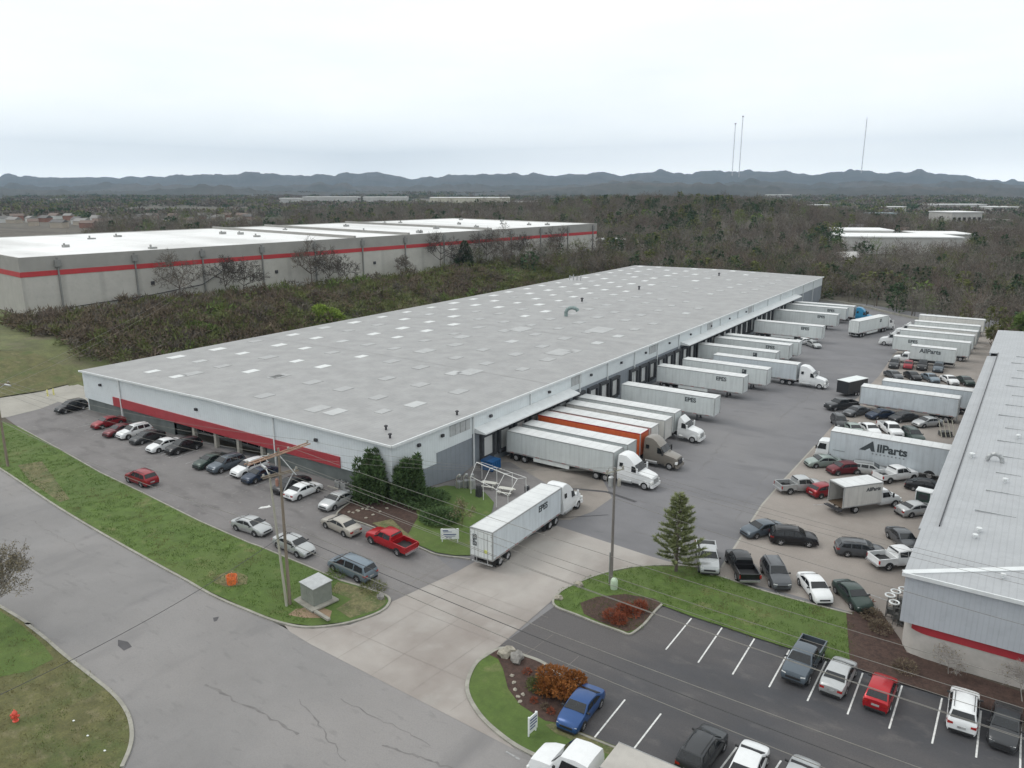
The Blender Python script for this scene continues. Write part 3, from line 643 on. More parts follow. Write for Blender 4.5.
farbox(895, 1000, 26, 16, 6, -6, farr, 'small white warehouse behind the blue roofed shed')
farbox(958, 1250, 90, 30, 8, 0, farr, 'long low white building near the right hills')
farbox(1005, 1150, 44, 26, 7, 8, farr, 'pale block at right below the hill foot', wins=4)
farbox(872, 345, 16, 10, 3, 40, fard, 'dark roofed shed in the trees behind the court')
farbox(852, 360, 9, 8, 4, 10, farw, 'small buff hut in the trees behind the court', gable=True)
farbox(470, 1500, 150, 60, 10, 2, farr, 'very long cream warehouse on the far plain', mat('cream_wall', (.50, .47, .38), .8))
farbox(385, 1650, 90, 40, 9, 2, farr, 'white warehouse on the far plain left of the cream one')
farbox(330, 1750, 120, 40, 8, 0, farr, 'wide grey white sheds on the far left plain')
farbox(290, 1550, 40, 30, 8, 5, farr, 'small pale shed on the far left plain')
farbox(525, 1250, 60, 30, 7, 3, farr, 'pale building right of the cream warehouse')
farbox(605, 1150, 26, 16, 8, 0, farw, 'buff block on the wooded ridge behind the large warehouse')
farbox(165, 2500, 130, 40, 12, 5, farr, 'white estate high on the far left slope')
farbox(780, 2100, 60, 30, 9, 0, farr, 'white block on the hill foot below the masts')
farbox(606, 395, 20, 9, 4, 5, farr, 'low white shed beside the end of the large warehouse')
house_w = [mat('house_white', (.52, .52, .50), .8), mat('house_buff', (.38, .33, .27), .8), mat('house_brick', (.24, .13, .10), .8)]
rh = random.Random(11); k = 0
roofs = [fard, mat('house_grey_roof', (.22, .21, .2), .8), mat('house_brown_roof', (.15, .11, .09), .8)]
hw = ['white', 'buff', 'brick red']; hr = ['dark', 'grey', 'brown']
for i in range(44):
    if i < 34: px = 4 + i * 7.6 + rh.uniform(-2, 2); dpt = rh.uniform(600, 780)
    else: px = rh.uniform(800, 1015); dpt = rh.uniform(520, 900)
    a = i % 3; b = (i * 7 + i // 3) % 3
    farbox(px, dpt, rh.uniform(7, 12), rh.uniform(6, 8), rh.uniform(3, 4.5), rh.uniform(-40, 40), roofs[b], None, house_w[a], True, 'house', 'house',
           'small houses scattered on the far plain', 0)
    o = [c for c in COL.objects if c.name.startswith('house') and c.type == 'EMPTY'][-1]
    o['label'] = ('small distant gabled house on the plain beyond the white roof' if i < 34 else 'small distant gabled house among the right valley trees'); o['group'] = 'houses beyond the white roof' if i < 34 else 'houses in the right valley'

# ================================================================ HILLS
sil = [(-200, 184), (-60, 181), (0, 180), (50, 179), (90, 178), (130, 179.5), (180, 177), (230, 175.5), (262, 175), (300, 177), (340, 177), (376, 174.3), (398, 177), (414, 180.5), (432, 177.5), (470, 176), (500, 175.5), (540, 177), (565, 176), (600, 174.5), (622, 178), (640, 176), (662, 172.5), (682, 176.5), (706, 171.8), (726, 175), (740, 172.5), (768, 173.5), (782, 172), (808, 176), (830, 173.5), (852, 171.8), (880, 173.5), (900, 173.5), (917, 171.3), (936, 175), (960, 177), (985, 180.5), (1010, 183), (1040, 185), (1200, 186)]
def interp(x, tab):
    for (a, b), (c, d) in zip(tab, tab[1:]):
        if a <= x <= c: return b + (d - b) * smooth((x - a) / (c - a))
    return tab[0][1] if x < tab[0][0] else tab[-1][1]
hillm = mat('wooded_hill', (.030, .036, .034), .95, 0, .3, .006, .6, .02, extra=[(.0025, .45, .62, (.060, .055, .050), .8), (.02, .5, .7, (.016, .022, .018), .7)])
sil = [(a_1, b_1 - 1.2) for a_1, b_1 in sil]
def ridge(name, D0, D1, tab, rough, px0=-260, px1=1300, step=1.5, seed=0):
    vs = []; fs = []; nr = 10; cols = int((px1 - px0) / step) + 1
    for j in range(nr + 1):
        t = j / nr; D = D0 + (D1 - D0) * t; prof = math.sin(min(1, t / .6) * math.pi / 2) if t < .6 else math.cos((t - .6) / .4 * math.pi / 2)
        for i in range(cols):
            px = px0 + i * step; p = DL(D, px); Dt = D0 + (D1 - D0) * .6
            H = CAM.z + (186 - interp(px, tab)) / FPX * Dt * .96
            n_ = noise.fractal((px * .012 + seed, t * 3.0, seed), 1.0, 2.0, 5) * rough * (Dt / 60) * .1 + noise.noise((px * .35, t * 9, seed)) * (Dt / 780) * .7 + noise.noise((px * .09, t * 4, seed + 3)) * (Dt / 780) * 2.0 + abs(noise.noise((px * .042, seed + 9, t * 2))) * (Dt / 780) * 6.5 - (Dt / 780) * 1.2 + noise.noise((px * .2, t * 7, seed + 1)) * (Dt / 780) * .8
            vs.append((p.x, p.y, -8 + (H + 8) * prof + n_ * prof * (1 if t < .55 else .55)))
    for j in range(nr):
        for i in range(cols - 1): a = j * cols + i; fs.append((a, a + 1, a + cols + 1, a + cols))
    mb = MB(); mb.add(vs, fs); o = mb.build(name, hillm, None, 80, fix=False); return tag(o, kind='structure')
ridge('hills', 5200, 9000, sil, 2.2)
mid = [(-260, 187), (0, 186), (60, 188), (120, 184), (200, 187), (300, 185), (380, 187.5), (470, 185), (560, 186), (640, 182), (700, 185), (760, 181), (810, 185), (860, 180.5), (930, 184), (980, 182), (1040, 185), (1300, 187)]
ridge('hills', 3200, 4600, mid, 3.0, seed=5)
low = [(-260, 199), (0, 199), (90, 201), (200, 198.5), (330, 202), (450, 204), (560, 198), (650, 193), (740, 195), (830, 199), (900, 196), (1000, 198), (1300, 199)]
low = [(a_1, b_1 - 10) for a_1, b_1 in low]
ridge('hills', 2100, 3000, low, 3.0, seed=9)
def mast(px, top, D, lab, plat=True):
    p = DL(D, px); z1 = CAM.z + (186 - top) / FPX * D * .94; p = DL(D, px, 330); E = empty('radio_mast', (p.x, p.y, 60), 0, lab, 'radio mast', 'tall masts on the hills')
    mb = MB(); r = 2.6; n = 24; z0 = 0; H = z1 - 60
    cs = [(r * math.cos(R(a)), r * math.sin(R(a))) for a in (90, 210, 330)]
    for c in cs: mb.tube((*c, z0), (*c, H), .9, .9, 5)
    for k in range(n):
        za = H * k / n; zb = H * (k + 1) / n
        for i in range(3): mb.tube((*cs[i], za), (*cs[(i + 1) % 3], zb), .4, .4, 4)
    mb.build('lattice', mat('mast_paint', (.55, .50, .50), .6, .2, .2, .01), E)
    if plat: MB().lathe((0, 0, H), [(2, -6), (8, 0), (8, 4), (2, 5)], 10).build('antenna_platform', mat('mast_top', (.35, .22, .2), .6), E)
    else: MB().tube((0, 0, H), (0, 0, H + 12), .8).build('antenna', MATS['mast_paint'], E)
mast(741, 118, 6200, 'tallest lattice mast with a platform on the hill right of centre')
mast(734, 125, 6300, 'slightly shorter platform mast just left of the tallest one')
mast(864, 120, 6400, 'thin faint mast standing alone on the right hills', False)
# ================================================================ HAZE
hm = bpy.data.materials.new('haze'); hm.use_nodes = True; t = hm.node_tree; t.nodes.clear()
ou = t.nodes.new('ShaderNodeOutputMaterial'); pv = t.nodes.new('ShaderNodeVolumePrincipled'); t.links.new(pv.outputs[0], ou.inputs['Volume'])
pv.inputs['Density'].default_value = 8e-5; pv.inputs['Color'].default_value = (.40, .53, .68, 1); pv.inputs['Anisotropy'].default_value = .1
hz = MB().box(-11500, 11500, -11500, 11500, -60, 640).build('haze', hm); tag(hz, kind='stuff')
# ================================================================ VEHICLES
def paint(name, c, metal=.35, rough=.32):
    return mat('paint_' + name, c, rough, metal, .03, 2, coat=.22, extra=[(3, .55, .8, tuple(x * .82 + .01 for x in c), .4)])
PC = dict(black=paint('black', (.014, .014, .016)), red=paint('red', (.38, .012, .018)), maroon=paint('maroon', (.115, .010, .016)), white=paint('white', (.68, .69, .69), .0), grey=paint('grey', (.085, .09, .097)),
 silver=paint('silver', (.42, .43, .43), .5), blue=paint('blue', (.018, .065, .20)), navy=paint('navy', (.022, .035, .062)), beige=paint('beige', (.40, .375, .33), .3), green=paint('green', (.03, .05, .042)),
 slate=paint('slate', (.085, .105, .125)), palegreen=paint('palegreen', (.26, .31, .285)), darkred=paint('darkred', (.24, .012, .02)), steelblue=paint('steelblue', (.16, .20, .235)), charcoal=paint('charcoal', (.038, .04, .043)), teal=paint('teal', (.10, .15, .145)), taupe=paint('taupe', (.21, .19, .165), .3), cyan=paint('cyan', (.02, .20, .36)))
trimk = mat('black_plastic', (.02, .02, .021), .6, 0, .1, 3)

def loft(sta, W_, gc, tumble=.30, lower=.18, end_caps=True):
    """sta: (x, top, belt, width factor); returns MB and a lookup for side inset"""
    mb = MB(); vs = []; 
    for (x, zt, zb, wf) in sta:
        w = W_ / 2 * wf; yt = w - .035 - tumble * max(0, zt - zb)
        half = [(0, gc), (w * .9, gc), (w, gc + lower), (w + .012, (gc + zb) / 2 + .08), (w - .035, zb), (yt, zt - .055), (yt * .78, zt), (0, zt + .025)]
        ring = [(x, -y, z) for y, z in half] + [(x, y, z) for y, z in half[-2:0:-1]]
        vs += ring
    n = 14; k = len(sta); fs = []
    for i in range(k - 1):
        for j in range(n): fs.append((i * n + j, i * n + (j + 1) % n, (i + 1) * n + (j + 1) % n, (i + 1) * n + j))
    fs += [tuple(range(n)), tuple(range((k - 1) * n, k * n))[::-1]]
    mb.add(vs, fs); return mb

def pane(poly, off, th=.02):
    """thin solid panel proud of the body"""
    p = [Vector(q) for q in poly]; nrm = (p[1] - p[0]).cross(p[2] - p[0]).normalized()
    mb = MB(); mb.prism([q + nrm * off for q in p], -nrm * th); return mb

KIND = dict(
 sedan=dict(L=4.75, W=1.82, gc=.2, wr=.33, wb=2.75, sta=[(-2.37, .66, .58, .80), (-2.32, .86, .76, .88), (-2.2, .97, .88, .93), (-1.95, 1.02, .93, .97), (-1.62, 1.05, .94, 1), (-.98, 1.36, .95, 1), (-.5, 1.44, .95, 1), (.0, 1.46, .94, 1), (.45, 1.41, .93, 1), (1.18, 1.04, .92, 1), (1.6, .97, .87, .99), (2.0, .87, .78, .95), (2.22, .76, .67, .89), (2.33, .62, .55, .82), (2.38, .45, .42, .74)], ws=(8, 9), rw=(5, 4), sw=[(-1.36, .5, -.92, -.48), (-.42, .45, -.42, .35)], hood=9),
 suv=dict(L=4.75, W=1.90, gc=.25, wr=.37, wb=2.75, sta=[(-2.38, .72, .62, .84), (-2.34, 1.02, .92, .92), (-2.26, 1.14, 1.05, .95), (-1.86, 1.63, 1.06, .98), (-1.3, 1.71, 1.06, 1), (-.4, 1.74, 1.06, 1), (.35, 1.68, 1.04, 1), (1.12, 1.18, 1.03, 1), (1.6, 1.10, 1.0, .99), (2.0, 1.02, .92, .96), (2.24, .88, .78, .90), (2.35, .66, .6, .84), (2.4, .5, .45, .76)], ws=(6, 7), rw=(3, 2)),
 minivan=dict(L=5.05, W=1.95, gc=.2, wr=.35, wb=3.05, sta=[(-2.52, .66, .58, .86), (-2.5, .98, .9, .93), (-2.42, 1.12, 1.02, .96), (-2.1, 1.64, 1.03, .98), (-1.5, 1.74, 1.03, 1), (-.3, 1.76, 1.02, 1), (.75, 1.66, 1.0, 1), (1.62, 1.12, .98, 1), (2.0, 1.0, .88, .97), (2.3, .85, .75, .9), (2.47, .62, .55, .82), (2.52, .45, .42, .75)], ws=(6, 7), rw=(3, 2)),
 wagon=dict(L=4.8, W=1.84, gc=.2, wr=.34, wb=2.75, sta=[(-2.4, .66, .58, .84), (-2.37, .95, .86, .92), (-2.28, 1.03, .94, .95), (-1.9, 1.45, .96, .98), (-1.3, 1.52, .96, 1), (-.3, 1.55, .95, 1), (.4, 1.48, .94, 1), (1.15, 1.06, .93, 1), (1.6, .99, .88, .99), (2.0, .9, .8, .95), (2.28, .74, .65, .88), (2.37, .56, .5, .8), (2.4, .45, .42, .74)], ws=(6, 7), rw=(3, 2)),
 hatch=dict(L=4.2, W=1.78, gc=.2, wr=.33, wb=2.55, sta=[(-2.1, .66, .58, .84), (-2.07, .95, .86, .92), (-1.98, 1.05, .95, .95), (-1.45, 1.42, .97, .98), (-.9, 1.50, .97, 1), (-.1, 1.52, .96, 1), (.4, 1.46, .95, 1), (1.08, 1.06, .94, 1), (1.45, .98, .88, .98), (1.8, .86, .76, .94), (2.0, .70, .62, .87), (2.09, .5, .45, .78)], ws=(6, 7), rw=(3, 2)),
 pickup=dict(L=5.7, W=1.98, gc=.36, wr=.40, wb=3.65, sta=[(-.78, 1.2, 1.1, .99), (-.74, 1.62, 1.18, .98), (-.62, 1.80, 1.2, .98), (-.1, 1.86, 1.2, 1), (.5, 1.86, 1.18, 1), (.85, 1.80, 1.17, 1), (1.45, 1.27, 1.15, 1), (1.9, 1.22, 1.10, .99), (2.4, 1.16, 1.05, .97), (2.68, 1.06, .96, .93), (2.8, .8, .72, .88), (2.84, .6, .55, .82)], ws=(5, 6), rw=(2, 1)),
)
PROTO = {}
WHL = {}
def wheel_meshes(r, wd):
    if (r, wd) in WHL: return WHL[(r, wd)]
    mb = MB(); n = 20
    prof = [(r * .62, -wd / 2), (r * .93, -wd / 2), (r, -wd * .32), (r, wd * .32), (r * .93, wd / 2), (r * .62, wd / 2)]
    vs = []
    for rr, y in prof:
        for i in range(n): t = 2 * math.pi * i / n; vs.append((rr * math.cos(t), y, rr * math.sin(t)))
    fs = [(k * n + i, k * n + (i + 1) % n, ((k + 1) % 6) * n + (i + 1) % n, ((k + 1) % 6) * n + i) for k in range(6) for i in range(n)]
    mb.add(vs, fs); tm = mb.mesh('tyre', M['black'], 40)
    mb = MB(); mb.tube((0, -wd * .42, 0), (0, wd * .42, 0), r * .64, r * .64, 16)
    for s in (-1, 1):
        mb.tube((0, s * wd * .42, 0), (0, s * wd * .49, 0), r * .17, r * .15, 8)
    for k in range(5):
        a = 2 * math.pi * k / 5
        for s in (-1, 1):
            c = Vector((math.cos(a) * r * .36, s * wd * .44, math.sin(a) * r * .36)); mb.tube(c - Vector((math.cos(a) * r * .22, 0, math.sin(a) * r * .22)), c + Vector((math.cos(a) * r * .24, 0, math.sin(a) * r * .24)), r * .07, r * .07, 5)
    rm = mb.mesh('rim', M['rim'], 30)
    WHL[(r, wd)] = (tm, rm); return tm, rm
def wheel(parent, x, y, r, wd=.22):
    tm, rm = wheel_meshes(r, wd)
    o = link('wheel', tm, parent, loc=(x, y, r)); link('rim', rm, o); return o

def make_car(kind):
    K = KIND[kind]; E = empty({'sedan': 'parked_car', 'hatch': 'parked_car', 'wagon': 'parked_car', 'suv': 'parked_suv', 'minivan': 'minivan', 'pickup': 'pickup_truck'}[kind])
    st = K['sta']; W_ = K['W']; gc = K['gc']; tum = .30
    mb = loft(st, W_, gc, tum)
    body = mb.build('body', PC['white'], E, 28)
    def yt(i, f=1.0):
        x, zt, zb, wf = st[i]; w = W_ / 2 * wf; return (w - .035 - tum * max(0, zt - zb)) * f
    def ysurf(x, z):
        # side glass plane
        for a, b in zip(st, st[1:]):
            if a[0] <= x <= b[0]:
                t = (x - a[0]) / (b[0] - a[0]); zb = a[2] + (b[2] - a[2]) * t; w = W_ / 2 * (a[3] + (b[3] - a[3]) * t); return w - .035 - tum * (z - zb) * 1.0
        return W_ / 2
    def topz(x):
        for a, b in zip(st, st[1:]):
            if a[0] <= x <= b[0]: t = (x - a[0]) / (b[0] - a[0]); return a[1] + (b[1] - a[1]) * t
        return 1
    # windscreen: roof front station i to cowl station j
    i, j = K['ws']
    def screen(i, j, name, f1=.86, f2=.93, k0=.08, k1=.93):
        a = st[i]; b = st[j]; up = lambda t: (a[0] + (b[0] - a[0]) * t, a[1] + (b[1] - a[1]) * t)
        ya = yt(i, f1); yb = yt(j, f2)
        (xa, za), (xb, zb) = up(k0), up(k1); ya2 = ya + (yb - ya) * k0; yb2 = ya + (yb - ya) * k1
        d = 1 if b[0] > a[0] else -1
        q = [(xa, -ya2, za), (xb, -yb2, zb), (xb, yb2, zb), (xa, ya2, za)]
        if d < 0: q = q[::-1]
        pane(q, .035, .045).build(name, M['glass'], E)
    screen(*K['ws'], 'windscreen'); screen(*K['rw'], 'rear_window', .86, .90, .10, .9)
    # side windows between pillars
    ir = K['rw'][0]; fr_ = st[K['ws'][0]]; cow = st[K['ws'][1]]; rr = st[ir]; rb = st[K['rw'][1]]
    xr0 = rb[0] + .26; xr1 = rr[0] + .10; xf1 = fr_[0] - .06; xf0 = cow[0] - .30
    nwin = 3 if kind in ('suv', 'minivan', 'wagon') else 2
    if kind == 'pickup': xr0 = -.55; xr1 = -.55
    for s in (-1, 1):
        segs = [k / nwin for k in range(nwin + 1)]
        for k in range(nwin):
            def bx(t): return xr0 + (xf0 - xr0) * t
            def tx(t): return xr1 + (xf1 - xr1) * t
            t0 = segs[k] + (.018 if k else 0); t1 = segs[k + 1] - (.018 if k < nwin - 1 else 0)
            b0, b1 = bx(t0), bx(t1); u0, u1 = tx(t0), tx(t1)
            if 0 < k: u0 = b0
            if k < nwin - 1: u1 = b1
            pts = [(b0, st[ir][2] + .06), (b1, fr_[2] + .05), (u1, topz(u1) - .13), (u0, topz(u0) - .13)]
            q = [(x, s * (ysurf(x, z)), z) for x, z in pts]
            if s > 0: q = q[::-1]
            n_ = (Vector(q[1]) - Vector(q[0])).cross(Vector(q[2]) - Vector(q[0]))
            if n_.y * s < 0: q = q[::-1]
            pane(q, .012, .03).build('side_window', M['glass'], E)
    L2 = K['L'] / 2; wb = K['wb'] / 2; r = K['wr']; xo = .05 if kind != 'pickup' else .0
    xs = [(-wb - .0, 'r'), (wb + .03, 'f')]
    if kind == 'pickup': xs = [(-1.72, 'r'), (1.93, 'f')]
    for x, _ in xs:
        for s in (-1, 1):
            mb = MB(); c = [(x + (r + .07) * math.cos(R(a)), s * (W_ / 2 - .15), r + (r + .07) * math.sin(R(a))) for a in range(-14, 195, 16)]
            mb.prism(c, (0, s * .168, 0)); mb.build('wheel_arch', trimk, E)
            wheel(E, x, s * (W_ / 2 - .085), r, .22)
    zl = st[-3][1] - .10
    f_ = st[-2]; b_ = st[1]
    for s in (-1, 1):
        wf = W_ / 2 * st[-3][3]
        mb = MB(); x0 = st[-3][0]; mb.prism([(x0 - .30, s * (wf + .015), zl + .04), (x0 + .05, s * (wf - .06), zl), (x0 + .10, s * (wf - .32), zl - .02), (x0 + .10, s * (wf - .32), zl - .14), (x0 + .05, s * (wf - .05), zl - .14), (x0 - .25, s * (wf + .02), zl - .08)], (0, -s * .06, .0)); mb.build('headlight', M['amber'], E)
        if kind == 'pickup':
            MB().box(-2.87, -2.80, s * .98 - .09, s * .98 + .0 if s > 0 else s * .98 + .09, .78, 1.12).build('taillight', M['red'], E)
        else:
            wr_ = W_ / 2 * st[1][3]; zt = st[1][2] - .02; xb = st[1][0]
            mb = MB(); mb.prism([(xb + .22, s * (wr_ + .05), zt + .05), (xb - .03, s * (wr_ - .03), zt + .05), (xb - .04, s * (wr_ - .3), zt + .03), (xb - .06, s * (wr_ - .3), zt - .12), (xb - .05, s * (wr_ - .02), zt - .14), (xb + .2, s * (wr_ + .06), zt - .1)], (0, -s * .05, 0)); mb.build('taillight', M['red'], E)
        MB().tube((cow[0] - .30, s * (W_ / 2 - .03), cow[2] + .10), (cow[0] - .27, s * (W_ / 2 + .17), cow[2] + .13), .07, .085, 8).build('mirror', trimk, E)
    xg = st[-2][0]; wg = W_ / 2 * st[-2][3]
    MB().box(xg + .0, xg + .06, -wg * .62, wg * .62, st[-1][1] + .02, st[-2][1] - .02).build('grille', trimk, E)
    MB().box(st[-1][0] - .14, st[-1][0] + .03, -wg * .9, wg * .9, gc - .02, gc + .12).build('front_bumper', trimk, E)
    if kind != 'pickup':
        wb_ = W_ / 2 * st[0][3]
        MB().box(st[0][0] - .04, st[0][0] + .15, -wb_ * .95, wb_ * .95, gc, gc + .16).build('rear_bumper', trimk, E)
        MB().box(st[0][0] - .055, st[0][0] - .015, -.26, .26, .60, .73).build('number_plate', M['faded'], E)
    else:
        w_ = W_ / 2 - .01
        mb = MB(); mb.box(-2.82, -.80, -w_, -w_ + .10, .55, 1.24).box(-2.82, -.80, w_ - .10, w_, .55, 1.24).box(-2.84, -2.76, -w_ + .1, w_ - .1, .58, 1.22).box(-.92, -.80, -w_ + .1, w_ - .1, .6, 1.24)
        mb.build('cargo_bed', PC['white'], E)
        MB().box(-2.76, -.92, -w_ + .1, w_ - .1, .62, .74).build('bed_liner', trimk, E)
        MB().box(-3.0, -2.84, -w_ * .95, w_ * .95, .48, .64).build('rear_bumper', M['rim'], E)
        MB().box(-2.8, -.8, -.55, .55, .42, .56).build('chassis', trimk, E)
    if kind in ('suv', 'minivan', 'wagon'):
        for s in (-1, 1):
            y = (W_ / 2 - .035 - tum * .66) * .84
            MB().tube((st[3][0] + .1, s * y, st[4][1] + .05), (fr_[0] - .1, s * y, fr_[1] + .09), .022, .022, 6).build('roof_rail', trimk, E)
    return E

used = {}
HD = {'U': 90, 'u': -90, 'V': 0, 'v': 180}
def tilt(o, x, y, h):
    """follow the slope of the ground"""
    e = 1.4; d = Vector((math.cos(h), math.sin(h))); q = Vector((-d.y, d.x))
    zf = ht(x + d.x * e, y + d.y * e); zb = ht(x - d.x * e, y - d.y * e); zl = ht(x + q.x * .8, y + q.y * .8); zr_ = ht(x - q.x * .8, y - q.y * .8)
    o.location = (x, y, (zf + zb) / 2 + .034); o.rotation_euler = (-(zr_ - zl) / 1.6 * -1 * -1, -(zf - zb) / (2 * e), h)
def place(kind, px, py, h, col, label, group=None, jit=True, scale=1.0, xy=None):
    if kind not in PROTO: PROTO[kind] = make_car(kind); E = PROTO[kind]
    else: E = copy_tree(PROTO[kind])
    if isinstance(h, str): hd = R(HD[h] + (random.uniform(-3, 3) if jit else 0))
    elif isinstance(h, tuple): a = G(h[0], h[1]); b = G(h[2], h[3]); hd = math.atan2((a - b).y, (a - b).x)
    else: hd = R(h)
    p = G(px, py) if xy is None else Vector((xy[0], xy[1], 0)); tilt(E, p.x, p.y, hd); E.scale = (scale,) * 3
    tag(E, label, {'pickup': 'pickup truck', 'suv': 'suv', 'minivan': 'minivan'}.get(kind, 'car')); E['group'] = group or 'parked cars'
    for c in E.children:
        if c.name.startswith(('body', 'cargo_bed')):
            c.material_slots[0].link = 'OBJECT'; c.material_slots[0].material = PC[col]
    return E

